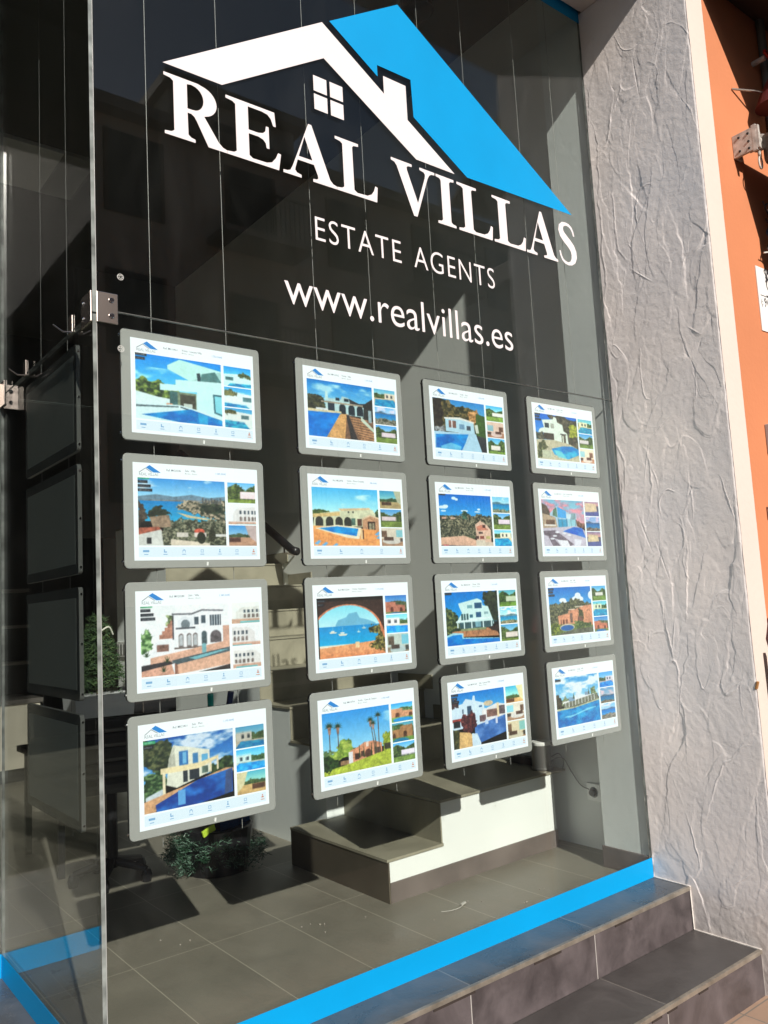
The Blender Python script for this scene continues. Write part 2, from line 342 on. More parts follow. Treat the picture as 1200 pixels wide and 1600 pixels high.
def thumb(kind, seed):
    p = Pic(56, 38, seed); r = p.r; SK = (60, 150, 225); SK2 = (170, 215, 240)
    if kind == 'pool':
        p.grad(SK, SK2, 0, .5); p.trees([(0, .32), (.3, .38), (.7, .3), (1, .36), (1, .6), (0, .6)], (40, 62, 40), (105, 130, 80)); p.rect(.45, .3, .95, .56, (225, 222, 210)); p.rect(.52, .38, .6, .5, (60, 70, 80)); p.rect(.7, .38, .78, .5, (60, 70, 80))
        p.rect(0, .55, 1, 1, (205, 195, 175)); p.pool([(.05, .62), (.8, .58), (1, .8), (1, 1), (0, 1)])
    elif kind == 'sea':
        p.grad((90, 170, 230), (185, 220, 240), 0, .45); p.clouds(0, .4, .55); p.grad((30, 110, 180), (60, 160, 205), .45, .75); p.poly([(0, .44), (.3, .36), (.55, .43), (1, .42), (1, .47), (0, .47)], (90, 120, 140)); p.trees([(0, .72), (.4, .66), (1, .74), (1, 1), (0, 1)], (70, 80, 60), (190, 180, 150))
    elif kind == 'garden':
        p.grad(SK, SK2, 0, .45); p.trees([(0, .3), (.25, .15), (.5, .38), (.8, .2), (1, .3), (1, .8), (0, .8)], (35, 55, 35), (110, 135, 70)); p.rect(.35, .42, .8, .65, (230, 225, 215)); p.rect(0, .68, 1, 1, (120, 150, 70), .3)
    elif kind == 'room':
        p.a[:] = (225, 215, 200); p.poly([(0, .65), (1, .65), (1, 1), (0, 1)], (175, 140, 115)); p.rect(.6, .2, .9, .55, (140, 190, 215)); p.rect(.08, .25, .3, .55, (120, 95, 80)); p.ell(.45, .75, .3, .15, (215, 210, 205)); p.rect(.2, .55, .5, .72, (90, 70, 62)); p.rect(.72, .6, .95, .78, (80, 75, 72))
    elif kind == 'terrace':
        p.grad(SK, SK2, 0, .5); p.trees([(0, .5), (.5, .42), (1, .5), (1, .62), (0, .62)], (50, 70, 50), (100, 120, 80)); p.rect(0, .6, 1, 1, (214, 170, 130)); p.poly([(0, 0), (.4, 0), (.25, .6), (0, .9)], (225, 205, 185)); p.rect(.5, .62, .9, .8, (90, 60, 50), .5)
    elif kind == 'render':
        p.a[:] = (238, 243, 244); p.poly([(.2, .4), (.35, .22), (.95, .18), (.97, .7), (.2, .75)], (225, 225, 222)); 
        for x in (.4, .52, .64, .76, .86): p.rect(x, .32, x + .06, .45, (70, 80, 92)); p.arch(x, .52, x + .07, .68, (120, 110, 105))
        p.rect(0, .72, 1, .95, (205, 168, 148), .2); p.rect(.3, .82, .9, .92, (120, 175, 190))
    elif kind == 'white':
        p.grad((35, 130, 215), (120, 190, 235), 0, .45); p.poly([(0, .35), (.6, .28), (1, .36), (1, .62), (0, .66)], (225, 242, 245)); p.rect(.15, .42, .4, .56, (80, 110, 120)); p.trees([(.55, .3), (.7, .2), (.95, .28), (.98, .42), (.55, .42)], (60, 75, 50), (130, 120, 80)); p.rect(0, .62, 1, 1, (215, 235, 238)); p.pool([(.3, .7), (1, .66), (1, 1), (.1, 1)], (30, 100, 170), (60, 180, 220))
    elif kind == 'clay':
        p.grad((50, 130, 215), (150, 200, 235), 0, .4); p.trees([(0, .3), (.5, .25), (1, .35), (1, .6), (0, .6)], (60, 80, 50), (130, 140, 90)); p.poly([(.1, .45), (.5, .4), (.5, .3), (.95, .28), (.95, .72), (.1, .74)], (215, 140, 105)); p.arch(.2, .55, .32, .74, (110, 65, 50)); p.arch(.6, .5, .72, .72, (110, 65, 50)); p.rect(0, .73, 1, 1, (130, 150, 80), .2); p.ell(.5, .85, .3, .1, (40, 120, 190))
    elif kind == 'dusk':
        p.grad((120, 120, 170), (240, 180, 150), 0, .45); p.rect(0, .4, 1, 1, (90, 90, 110)); p.poly([(.2, .25), (.8, .3), (.85, .7), (.15, .7)], (215, 200, 160), .4); p.poly([(0, .72), (1, .66), (1, 1), (0, 1)], (85, 90, 150), .2)
    q = p.out(); r = np.random.RandomState(seed * 13 + 5)
    if r.rand() < .5: q = q[:, ::-1]
    y0, x0 = r.randint(0, 8), r.randint(0, 12); y1, x1 = 38 - r.randint(0, 8), 56 - r.randint(0, 12); ys = np.linspace(y0, y1 - 1, 34).astype(int); xs = np.linspace(x0, x1 - 1, 50).astype(int); q = q[ys][:, xs]
    return np.clip(q * (1 + (r.rand(3) - .5) * (.03 if kind == 'render' else .2)) * (1 if kind == 'render' else r.uniform(.85, 1.1)), 0, 255)
# ---- the sixteen main photographs, listed row by row for each column
def photo(i):
    p = Pic(150, 106, 100 + i)
    if i == 0:      # white modern house, oblong pool
        p.grad((10, 125, 225), (110, 200, 245), 0, .62); p.clouds(.2, .55, .45, (150, 215, 245))
        p.trees([(0, .42), (.08, .36), (.18, .44), (.27, .38), (.36, .44), (.46, .4), (.5, .46), (.5, .66), (0, .66)], (28, 52, 30), (140, 165, 80), 12)
        p.poly([(0, .58), (.25, .64), (.48, .66), (.48, .78), (0, .78)], (215, 238, 240)); p.poly([(.5, .02), (1, .12), (1, .34), (.62, .34), (.36, .19), (.36, .13)], (190, 235, 232))
        p.poly([(.62, .33), (1, .12), (1, .33)], (165, 205, 205)); p.poly([(.7, .2), (.74, .19), (.76, .33), (.71, .34)], (45, 62, 72)); p.poly([(.76, .2), (.92, .14), (1, .3), (.74, .33)], (80, 120, 125))
        p.poly([(.45, .34), (1, .3), (1, .44), (.45, .44)], (200, 240, 240)); p.poly([(.27, .43), (1, .4), (1, .9), (.7, .82), (.7, .5), (.27, .53)], (200, 240, 245))
        p.rect(.38, .53, .47, .76, (60, 95, 100)); p.rect(.47, .53, .7, .83, (120, 135, 110)); p.rect(.5, .56, .68, .78, (70, 72, 60), .6); p.rect(.54, .7, .64, .78, (190, 205, 195)); p.poly([(.69, .53), (.72, .53), (.72, .84), (.69, .83)], (200, 235, 240))
        p.poly([(.89, .5), (1, .5), (1, .84), (.9, .8)], (60, 100, 120)); p.poly([(.91, .53), (1, .53), (1, .81), (.92, .78)], (130, 200, 225)); p.rect(.34, .72, .41, .76, (225, 150, 110))
        p.poly([(0, .76), (.5, .73), (1, .86), (1, 1), (0, 1)], (210, 235, 240)); p.poly([(0, .79), (.48, .75), (.48, .77), (0, .82)], (90, 110, 120)); p.poly([(.5, .75), (.98, .9), (1, .93), (.5, .77)], (70, 82, 92))
        p.pool([(.06, .93), (.62, .78), (1, .91), (1, 1), (.5, 1.)], (8, 95, 185), (25, 150, 220)); p.poly([(.7, .82), (.82, .86), (.82, 1), (.72, 1)], (60, 175, 225), a=.6); p.tags(2)
    elif i == 1:    # bay and coastline
        p.grad((60, 135, 215), (160, 205, 240), 0, .3); p.clouds(0, .2, .38); p.poly([(0, .28), (.2, .24), (.4, .27), (.6, .23), (.8, .27), (1, .24), (1, .4), (0, .4)], (105, 128, 150), .12)
        p.poly([(.05, .33), (1, .3), (1, .44), (0, .44)], (120, 125, 125), .3); p.grad((25, 115, 190), (35, 150, 205), .34, .64)
        p.trees([(.45, .36), (.6, .33), (1, .3), (1, .7), (.78, .58), (.6, .52), (.42, .46)], (52, 60, 50), (190, 175, 150), 20); p.trees([(.7, .4), (.85, .36), (.98, .4), (1, .5), (.7, .5)], (32, 44, 38), (70, 80, 62))
        for k in range(7): p.rect(.72 + k * .035, .27 + (k % 3) * .012, .74 + k * .035, .36, (88, 92, 92))
        p.poly([(.42, .5), (.6, .55), (.85, .6), (.85, .62), (.55, .58)], (205, 190, 150)); p.trees([(.1, .5), (.2, .42), (.32, .46), (.36, .56), (.1, .58)], (24, 36, 30), (58, 68, 48))
        p.trees([(0, .35), (.06, .38), (.1, .6), (0, .7)], (48, 42, 36), (120, 110, 95), 18); p.trees([(.3, .64), (.5, .6), (.7, .62), (.92, .6), (1, .66), (1, 1), (.2, 1)], (42, 50, 38), (150, 150, 125), 24)
        p.poly([(.12, .58), (.34, .54), (.36, .72), (.16, .74)], (150, 130, 108), .2); p.poly([(.0, .74), (.22, .72), (.26, .78), (.0, .84)], (165, 95, 75), .3); p.poly([(0, .84), (.25, .76), (.27, 1), (0, 1)], (205, 208, 200)); p.rect(.09, .88, .14, .97, (35, 40, 45))
        p.poly([(.35, .9), (.8, .96), (.8, 1), (.35, 1)], (215, 205, 185)); p.ell(.68, .78, .06, .04, (205, 100, 80)); p.rect(.62, .8, .76, .87, (215, 205, 195)); p.rect(.42, .8, .55, .87, (205, 200, 188)); p.rect(.86, .82, 1, .86, (215, 215, 208))
        p.ell(.7, .88, .05, .09, (35, 42, 30), .5); p.ell(.83, .84, .04, .1, (38, 44, 32), .5); p.tags(4, True, y=-.02)
    elif i == 2:    # drawn render on white
        p.a[:] = (238, 244, 244); p.trees([(0, .42), (.06, .34), (.11, .42), (.12, .62), (0, .7)], (60, 95, 55), (165, 200, 140)); p.trees([(.28, .16), (.33, .12), (.36, .2), (.36, .32), (.28, .3)], (95, 115, 75), (185, 200, 150))
        for k in range(5): p.rect(.2 + k * .03, .42 - k * .05, .36, .48 - k * .04, (180, 132, 112), .4)
        p.poly([(.35, .13), (.56, .14), (.68, .09), (.92, .11), (.92, .5), (.36, .52)], (236, 240, 243), .02); p.poly([(.34, .12), (.56, .13), (.68, .08), (.93, .1), (.93, .125), (.68, .105), (.56, .155), (.34, .145)], (110, 112, 118))
        p.rect(.345, .15, .36, .5, (80, 80, 88)); p.rect(.59, .19, .64, .3, (72, 84, 96)); p.rect(.67, .17, .72, .29, (72, 84, 96)); p.rect(.77, .17, .9, .33, (68, 78, 90)); [p.rect(.79 + .03 * k, .17, .796 + .03 * k, .33, (230, 235, 238)) for k in range(4)]
        p.ell(.49, .28, .09, .1, (225, 230, 234)); p.ell(.49, .29, .05, .07, (120, 130, 138)); p.rect(.38, .33, .6, .36, (95, 98, 105)); p.rect(.4, .36, .6, .41, (235, 240, 242))
        for x in (.41, .5, .57): p.arch(x, .42, x + .055, .62, (120, 112, 108)); p.arch(x + .008, .44, x + .047, .6, (185, 190, 192))
        p.arch(.67, .4, .73, .6, (75, 90, 98)); p.arch(.77, .4, .9, .58, (95, 90, 92)); p.rect(.36, .62, .92, .64, (110, 100, 95)); p.poly([(.15, .52), (.33, .5), (.33, .68), (.13, .7)], (232, 236, 238)); p.rect(.17, .56, .3, .66, (130, 100, 90), .5)
        p.rect(.92, .34, 1, .6, (205, 165, 145), .2); p.poly([(.1, .74), (.4, .68), (.9, .58), (1, .56), (1, .7), (.1, .86)], (214, 172, 148), .1); p.arch(.67, .58, .72, .72, (120, 165, 178)); p.poly([(.0, .86), (.32, .82), (.36, 1), (0, 1)], (205, 160, 138), .12); p.poly([(0, .84), (.3, .8), (.36, .84), (0, .92)], (52, 50, 54))
        p.poly([(.32, .8), (.5, .76), (1, .66), (1, .74), (.4, .88)], (78, 92, 100)); p.poly([(.52, .78), (.88, .7), (.97, .7), (.6, .81)], (120, 172, 190)); p.poly([(.38, .86), (1, .73), (1, .92), (.4, 1)], (218, 176, 150), .1); p.poly([(.36, .84), (.39, .86), (.4, 1), (.36, 1)], (150, 110, 92)); p.poly([(.62, 1), (1, .92), (1, 1)], (55, 52, 52))
        for x, y in ((.06, .72), (.24, .95), (.28, .82)): 
            for k in range(5): an = -PI * (k + .5) / 5; p.poly([(x - .008, y), (x + .05 * math.cos(an), y + .12 * math.sin(an)), (x + .008, y)], (42, 66, 40))
        p.tags(4, True, y=-.02)
    elif i == 3:    # cream house, deep blue pool
        p.grad((22, 70, 160), (90, 150, 215), 0, .6); p.clouds(0, .55, .53, (205, 218, 235), 5); p.trees([(0, 0), (.26, .02), (.32, .16), (.28, .4), (.16, .5), (0, .34)], (22, 38, 26), (92, 98, 66), 13); p.trees([(0, .5), (.2, .44), (.26, .6), (.2, .76), (0, .8)], (30, 58, 34), (110, 140, 92), 16); p.trees([(.7, .52), (.86, .42), (1, .38), (1, .62), (.7, .62)], (26, 44, 28), (70, 92, 55))
        p.poly([(.32, .12), (.72, .26), (.72, .58), (.35, .72), (.24, .66), (.27, .3)], (222, 224, 205)); p.poly([(.27, .3), (.33, .12), (.34, .42), (.25, .46)], (180, 182, 165)); p.rect(.38, .22, .48, .42, (50, 100, 170)); p.rect(.42, .24, .46, .4, (110, 165, 215)); p.rect(.53, .28, .59, .42, (60, 110, 170)); p.rect(.63, .31, .70, .42, (95, 155, 205))
        p.rect(.42, .5, .47, .66, (40, 48, 56)); p.rect(.49, .5, .6, .64, (38, 44, 54)); p.rect(.63, .48, .7, .58, (90, 110, 100)); p.poly([(.18, .42), (.6, .42), (.82, .36), (.82, .4), (.6, .5), (.18, .5)], (228, 214, 170)); p.poly([(.2, .48), (.23, .48), (.23, .8), (.2, .82)], (232, 220, 185)); p.rect(.72, .4, .74, .58, (225, 212, 178)); p.rect(.8, .38, .82, .56, (225, 212, 178))
        p.poly([(.02, .78), (.2, .7), (.2, .8), (.02, .86)], (190, 200, 205)); p.poly([(0, .84), (.4, .72), (.9, .56), (1, .58), (1, .62), (.55, .68), (.15, .9), (.12, 1), (0, 1)], (200, 158, 118), .15); p.pool([(.13, 1), (.12, .9), (.58, .66), (.98, .58), (.98, .92), (.6, 1)], (16, 48, 138), (40, 100, 190)); p.rect(.36, .76, .44, .96, (95, 150, 215)); p.poly([(.9, .62), (.97, .58), (.97, .9), (.88, .94)], (60, 72, 120)); p.tags(2, True, y=.02)
    elif i == 4:    # arcaded villa, wooden decks
        p.grad((20, 110, 200), (130, 195, 235), 0, .45); p.clouds(.05, .4, .5, (165, 210, 235), 3); p.trees([(0, .24), (.12, .26), (.25, .33), (.28, .5), (0, .54)], (34, 42, 34), (90, 90, 62)); p.poly([(.6, .26), (.78, .34), (1, .3), (1, .6), (.6, .5)], (48, 50, 54), .3); p.poly([(.82, .4), (.9, .3), (1, .22), (1, .62), (.82, .62)], (44, 46, 44), .4)
        p.poly([(.27, .3), (.5, .3), (.52, .24), (.62, .26), (.64, .36), (.85, .4), (.84, .58), (.26, .55)], (178, 205, 208)); p.poly([(.27, .18), (.3, .18), (.31, .34), (.26, .34)], (190, 222, 225)); p.rect(.42, .28, .48, .33, (25, 40, 55)); p.rect(.55, .28, .62, .33, (25, 40, 55)); p.rect(.3, .38, .4, .52, (30, 45, 62))
        for x in (.47, .61, .74): p.arch(x, .38, x + .1, .56, (28, 38, 50))
        p.rect(.2, .36, .84, .385, (160, 150, 130)); p.rect(0, .52, .5, .57, (215, 205, 165), .2); p.rect(.12, .49, .3, .53, (215, 222, 220), .4); p.pool([(0, .57), (.5, .55), (.26, 1), (0, 1)], (5, 95, 195), (15, 125, 220)); p.poly([(.48, .56), (.6, .55), (.56, 1), (.26, 1)], (205, 160, 105), .2); p.poly([(.58, .56), (1, .64), (1, 1), (.54, 1)], (120, 92, 72), .4)
        for k in range(9): p.poly([(.62 + k * .02, .6 + k * .045), (.9 + k * .02, .62 + k * .05), (.9 + k * .02, .64 + k * .05), (.62 + k * .02, .62 + k * .045)], (185, 140, 100))
        p.poly([(.57, .56), (.61, .56), (.74, 1), (.63, 1)], (50, 48, 48), .4); p.poly([(.8, .56), (1, .78), (1, .84), (.8, .64)], (200, 215, 195)); p.rect(.92, .44, .97, .66, (150, 170, 178))
    elif i == 5:    # finca with arches and orange terrace
        p.grad((70, 165, 230), (175, 225, 240), 0, .42); p.clouds(.1, .4, .4, (190, 230, 245), 3); p.trees([(0, .38), (.15, .4), (.3, .42), (.3, .48), (0, .5)], (50, 72, 40), (100, 120, 60)); p.trees([(.9, .42), (1, .36), (1, .5), (.9, .5)], (50, 70, 50), (80, 100, 60)); p.poly([(.38, .36), (.86, .33), (.88, .38), (.42, .4)], (215, 190, 150)); p.poly([(.03, .46), (.38, .4), (.9, .36), (.95, .44), (.95, .66), (0, .68)], (205, 208, 175)); p.poly([(.0, .46), (.4, .42), (.4, .48), (0, .52)], (205, 180, 125), .2)
        for x in (.04, .19, .33, .46): p.arch(x, .5, x + .11, .66, (48, 50, 46))
        p.rect(.52, .4, .545, .43, (40, 45, 45)); p.rect(.59, .4, .615, .43, (40, 45, 45)); p.rect(.57, .52, .63, .64, (80, 110, 100)); p.rect(.66, .53, .73, .65, (82, 58, 48)); p.poly([(.74, .52), (.86, .46), (1, .52), (1, .74), (.74, .74)], (196, 152, 118), .4); p.poly([(.73, .52), (.86, .45), (1, .5), (1, .53), (.86, .48), (.74, .55)], (225, 200, 165)); p.rect(.82, .57, .94, .76, (60, 42, 34)); p.rect(.84, .6, .88, .73, (150, 145, 120)); p.rect(.89, .6, .925, .73, (150, 145, 120))
        p.poly([(0, .66), (1, .72), (1, 1), (0, 1)], (232, 160, 98), .06); p.poly([(.02, .7), (.35, .64), (.72, .68), (.68, .88), (.5, .86)], (240, 225, 195)); p.pool([(.08, .7), (.35, .665), (.67, .7), (.64, .83), (.3, .77)], (10, 105, 195), (30, 145, 220)); p.rect(.7, .7, .735, .88, (225, 195, 150)); p.rect(.735, .72, .755, .88, (90, 62, 48))
        for x, y in ((.02, .92), (.12, .95), (.27, .97), (.93, .76), (.95, .82)): p.poly([(x - .01, y + .04), (x + .06, y - .02), (x + .09, y), (x + .04, y + .06)], (105, 160, 215), .2)
    elif i == 6:    # seen through an arch: sea, rock, boats
        p.grad((110, 195, 230), (185, 225, 240), 0, .5); p.poly([(.26, .46), (.3, .38), (.42, .34), (.46, .28), (.58, .26), (.62, .36), (.74, .4), (.86, .46), (.86, .5), (.26, .5)], (110, 165, 205), .04)
        p.grad((30, 130, 205), (20, 155, 215), .48, .8); 
        for x, y, q in ((.22, .57, 1), (.36, .61, 1.2), (.68, .53, .6), (.6, .59, .5)): p.poly([(x - .06 * q, y), (x + .06 * q, y + .005), (x + .04 * q, y + .025 * q), (x - .04 * q, y + .025 * q)], (225, 225, 205)); p.rect(x - .03 * q, y - .02 * q, x + .02 * q, y, (235, 235, 225)); p.rect(x - .004, y - .1 * q, x, y, (215, 222, 225))
        p.rect(0, .79, 1, .825, (240, 228, 205)); p.poly([(0, .83), (1, .75), (1, 1), (0, 1)], (228, 160, 110)); p.grad((228, 165, 118), (215, 140, 95), .83, 1.); p.rect(.54, .76, .6, .86, (235, 205, 160))
        p.trees([(.74, .55), (.82, .48), (.96, .54), (1, .7), (1, .95), (.86, .9), (.74, .84), (.86, .72), (.9, .64), (.76, .62)], (52, 52, 30), (150, 140, 80), 22)
        m = (((p.X - .44) / .5) ** 2 + ((p.Y - .62) / .48) ** 2 > 1) & (p.Y < .62); e = (((p.X - .44) / .53) ** 2 + ((p.Y - .62) / .5) ** 2 > 1) & (p.Y < .62); p.put(m, (205, 130, 95), .1); p.put(e, (62, 45, 40), .08); p.rect(0, 0, 1, .06, (28, 24, 22)); p.rect(0, 0, .02, 1, (25, 22, 20)); p.poly([(.93, .5), (.96, .5), (1, .62), (1, .75), (.97, .68)], (205, 130, 95)); p.tags(2, y=.03)
    elif i == 7:    # palms, lawn and clay house
        p.grad((50, 135, 220), (150, 200, 235), 0, .68); p.clouds(.1, .55, .42, (150, 200, 235), 3); p.trees([(0, .6), (.2, .64), (.4, .6), (.5, .64), (.5, .7), (0, .7)], (80, 110, 70), (120, 140, 90)); p.trees([(.2, .6), (.26, .46), (.36, .42), (.42, .52), (.44, .72), (.1, .84), (.02, .78)], (105, 135, 55), (170, 190, 90), 10); p.trees([(0, .72), (.12, .7), (.2, .78), (.24, .92), (0, .96)], (20, 46, 22), (58, 88, 40), 14); p.trees([(.88, .5), (1, .46), (1, .78), (.88, .76)], (110, 130, 40), (160, 170, 70))
        p.poly([(.38, .66), (.5, .62), (.6, .56), (.74, .56), (.86, .62), (.86, .8), (.4, .86)], (205, 145, 112), .15); p.rect(.62, .56, .66, .64, (235, 210, 190)); p.rect(.36, .68, .42, .88, (225, 225, 225)); p.rect(.45, .72, .51, .82, (62, 40, 36)); p.arch(.6, .68, .7, .8, (90, 60, 50)); p.rect(.54, .7, .58, .79, (80, 60, 50)); p.rect(.74, .68, .84, .78, (72, 58, 50)); p.rect(.9, .64, 1, .74, (60, 60, 48)); p.rect(.24, .8, .36, .87, (150, 120, 90), .5)
        for x in (.52, .585, .7, .76): p.poly([(x - .012, .8), (x, .56), (x + .012, .8)], (45, 62, 40))
        p.poly([(0, .92), (.4, .86), (1, .74), (1, 1), (0, 1)], (170, 185, 70), .15); p.palm(.1, .22, .62, .08); p.palm(.22, .24, .58, .075, 0); p.palm(.76, .22, .78, .07, -.06); p.palm(.79, .28, .78, .06, -.05, True); p.palm(.82, .16, .76, .07, 0, False)
        p.trees([(0, .74), (.1, .72), (.16, .8), (.14, .9), (0, .94)], (16, 40, 20), (50, 80, 36), 14)
    elif i == 8:    # white bungalow under trees
        p.grad((45, 120, 200), (120, 180, 225), 0, .45); p.trees([(0, 0), (.3, .02), (.42, .15), (.6, .1), (.85, .2), (1, .3), (1, .7), (0, .6)], (36, 42, 28), (125, 110, 70), 12); p.trees([(.66, .24), (.85, .14), (.88, .4), (.66, .42)], (140, 105, 62), (215, 165, 110), 12); p.poly([(.82, .22), (1, .26), (1, .72), (.8, .7)], (62, 92, 44), .3)
        p.poly([(.22, .38), (.5, .35), (.76, .42), (.78, .66), (.22, .64)], (175, 205, 225)); p.poly([(.2, .37), (.5, .34), (.77, .4), (.77, .43), (.5, .38), (.2, .4)], (225, 225, 215)); p.rect(.28, .42, .42, .56, (120, 90, 80), .3); p.rect(.33, .42, .35, .56, (230, 235, 238)); p.rect(.48, .47, .58, .57, (110, 140, 175)); p.rect(.62, .49, .7, .58, (70, 80, 95)); p.rect(.04, .36, .1, .52, (160, 190, 215)); p.trees([(.02, .56), (.2, .55), (.2, .66), (.02, .66)], (110, 115, 118), (170, 175, 175), 20)
        p.poly([(.0, .66), (.8, .64), (.95, 1), (0, 1)], (170, 200, 225)); p.pool([(.03, .72), (.65, .66), (.58, .84), (.5, 1), (.02, .98)], (10, 90, 185), (30, 140, 220)); p.poly([(.12, .94), (.3, .86), (.5, .92), (.48, 1), (.1, 1)], (150, 210, 235), a=.6); p.poly([(.8, .66), (1, .7), (1, 1), (.9, 1)], (48, 50, 55), .4); p.poly([(.78, .46), (.84, .44), (.86, .62), (.8, .62)], (205, 215, 200)); p.trees([(0, 0), (.14, 0), (.2, .3), (.14, .56), (0, .6)], (34, 30, 28), (66, 60, 48), 14)
    elif i == 9:    # hillside house under a wide blue sky
        p.grad((8, 95, 200), (60, 150, 225), 0, .42); [p.ell(x, y, rx, ry, (215, 232, 245)) for x, y, rx, ry in ((.28, .08, .04, .03), (.33, .1, .03, .025), (.07, .26, .09, .03), (.12, .24, .05, .03), (.08, .33, .05, .015), (.47, .32, .07, .018), (.75, .28, .03, .02), (.72, .33, .06, .012))]
        p.trees([(0, .42), (.2, .42), (.4, .4), (.5, .35), (.6, .42), (.76, .38), (.9, .4), (1, .42), (1, .85), (0, .85)], (38, 46, 38), (150, 145, 118), 22); p.trees([(.42, .46), (.44, .33), (.5, .36), (.52, .46)], (30, 58, 48), (80, 115, 100)); p.rect(.04, .45, .12, .48, (205, 165, 145)); p.rect(.2, .45, .28, .48, (200, 170, 150))
        p.poly([(.66, .58), (.76, .5), (.9, .6), (.96, .68), (.96, .96), (.68, .96)], (222, 188, 165)); p.poly([(.68, .62), (.78, .58), (.92, .68), (.7, .7)], (195, 130, 108)); p.rect(.8, .58, .86, .64, (90, 62, 56)); p.rect(.72, .72, .8, .76, (72, 60, 58)); p.rect(.66, .8, .72, .86, (85, 62, 58)); p.rect(.74, .8, .82, .86, (130, 72, 62)); p.rect(.86, .8, .94, .86, (190, 180, 120))
        p.rect(.45, .8, .64, .87, (80, 92, 68)); p.poly([(.0, .84), (.44, .8), (.66, .88), (.66, 1), (0, .98)], (214, 175, 150)); p.rect(.66, .88, .84, 1, (212, 202, 182)); p.rect(.84, .92, 1, 1, (205, 190, 170)); p.rect(.04, .97, .14, 1, (190, 90, 95)); p.tags(1, y=-.01)
    elif i == 10:   # three-storey white villa, pool
        p.grad((5, 105, 200), (40, 150, 225), 0, .6); p.trees([(0, .3), (.08, .3), (.2, .42), (.26, .56), (.26, .72), (0, .8)], (30, 50, 34), (120, 130, 80), 14); p.trees([(.72, .0), (1, 0), (1, .62), (.9, .62), (.8, .34), (.7, .16)], (22, 34, 28), (62, 72, 48), 14)
        p.poly([(.24, .22), (.6, .14), (.68, .18), (.7, .28), (.8, .3), (.86, .5), (.9, .64), (.3, .68), (.2, .55), (.3, .4), (.26, .3)], (205, 232, 232)); p.rect(.4, .26, .5, .32, (120, 160, 175)); p.rect(.54, .22, .68, .33, (40, 75, 120)); p.rect(.56, .4, .66, .5, (38, 75, 125)); p.rect(.72, .4, .8, .45, (140, 170, 180)); p.rect(.44, .44, .5, .5, (50, 92, 120)); [p.rect(x, .42, x + .035, .54, (52, 80, 90)) for x in (.28, .33, .38)]
        p.poly([(.18, .55), (.86, .5), (.86, .53), (.18, .58)], (222, 240, 240)); p.rect(.24, .58, .88, .7, (62, 88, 100), .5); [p.rect(x, .55, x + .02, .72, (215, 235, 235)) for x in (.2, .32, .46, .68, .84)]; p.rect(.54, .58, .64, .68, (120, 160, 180))
        p.trees([(.1, .68), (.26, .64), (.3, .76), (.1, .76)], (30, 48, 36), (92, 100, 62)); p.poly([(.1, .74), (.9, .7), (1, .88), (.1, .84)], (175, 125, 90), .1); p.poly([(.78, .7), (1, .66), (1, .8), (.84, .76)], (48, 38, 34)); p.rect(.26, .7, .74, .74, (140, 150, 110)); p.poly([(0, .8), (.12, .76), (.3, .78), (.3, .86), (1, .92), (1, 1), (0, 1)], (160, 205, 225)); p.pool([(0, .84), (.12, .8), (.27, .8), (.28, .88), (1, .93), (1, 1), (0, 1)], (0, 95, 195), (10, 130, 215)); p.tags(1, y=.01)
    elif i == 11:   # ibiza style house, purple bush
        p.grad((25, 110, 205), (110, 180, 230), 0, .5); p.poly([(.0, .24), (.2, .2), (.26, .12), (.38, .16), (.4, .08), (.43, .08), (.44, .18), (.6, .24), (.6, .34), (.7, .36), (.7, .62), (0, .66)], (205, 222, 240)); p.trees([(0, .08), (.12, .12), (.14, .24), (0, .28)], (52, 42, 46), (80, 62, 60)); p.rect(.28, .26, .36, .42, (52, 72, 102)); p.rect(.19, .3, .215, .38, (62, 80, 110)); p.rect(.5, .28, .56, .31, (70, 95, 140)); p.ell(.68, .26, .09, .05, (205, 190, 160), .3)
        p.poly([(.55, .38), (.84, .28), (1, .32), (1, .6), (.55, .62)], (228, 228, 225)); p.rect(.64, .38, .84, .52, (130, 100, 90), .5); p.rect(.88, .34, 1, .5, (100, 88, 92), .5); p.rect(.5, .46, .62, .58, (112, 92, 96), .3); p.rect(.84, .28, .88, .6, (235, 215, 175)); p.rect(.0, .46, .3, .52, (165, 70, 62)); p.rect(.02, .5, .14, .62, (36, 38, 44)); p.pool([(.4, .64), (1, .52), (1, .84), (.5, .96), (.4, .84)], (52, 88, 165), (95, 130, 205)); p.rect(.6, .56, .66, .64, (190, 205, 235)); p.rect(.8, .54, .84, .66, (205, 210, 230))
        p.trees([(.14, .52), (.2, .4), (.3, .44), (.36, .36), (.42, .46), (.44, .62), (.34, .74), (.2, .72)], (52, 24, 34), (120, 66, 62), 16); p.trees([(.0, .66), (.12, .64), (.14, 1), (0, 1)], (40, 46, 26), (90, 90, 50)); p.poly([(.12, .7), (.3, .74), (.36, .8), (.34, 1), (.1, 1)], (215, 178, 120), .35); p.poly([(.34, .76), (.44, .78), (.5, .96), (.5, 1), (.34, 1)], (205, 222, 238)); p.tags(3, y=.01)
    elif i == 12:   # white terraced house with palm
        p.grad((20, 95, 205), (80, 150, 225), 0, .6); p.trees([(.28, .02), (.6, .0), (1, .08), (1, .7), (.7, .6), (.5, .2)], (52, 52, 42), (105, 100, 80), 12); p.poly([(.16, .14), (.3, .12), (.42, .1), (.44, .04), (.5, .06), (.52, .16), (.64, .2), (.66, .34), (.74, .38), (.76, .62), (.42, .66), (.42, .44), (.06, .42), (.1, .34), (.2, .3)], (225, 238, 222)); p.rect(.22, .2, .32, .3, (48, 62, 70)); p.rect(.36, .2, .44, .3, (170, 175, 160)); p.rect(.18, .42, .42, .56, (66, 60, 50), .6); p.rect(.57, .4, .72, .42, (50, 48, 44)); p.rect(.6, .42, .7, .62, (100, 95, 80)); p.rect(.62, .44, .65, .6, (215, 225, 205))
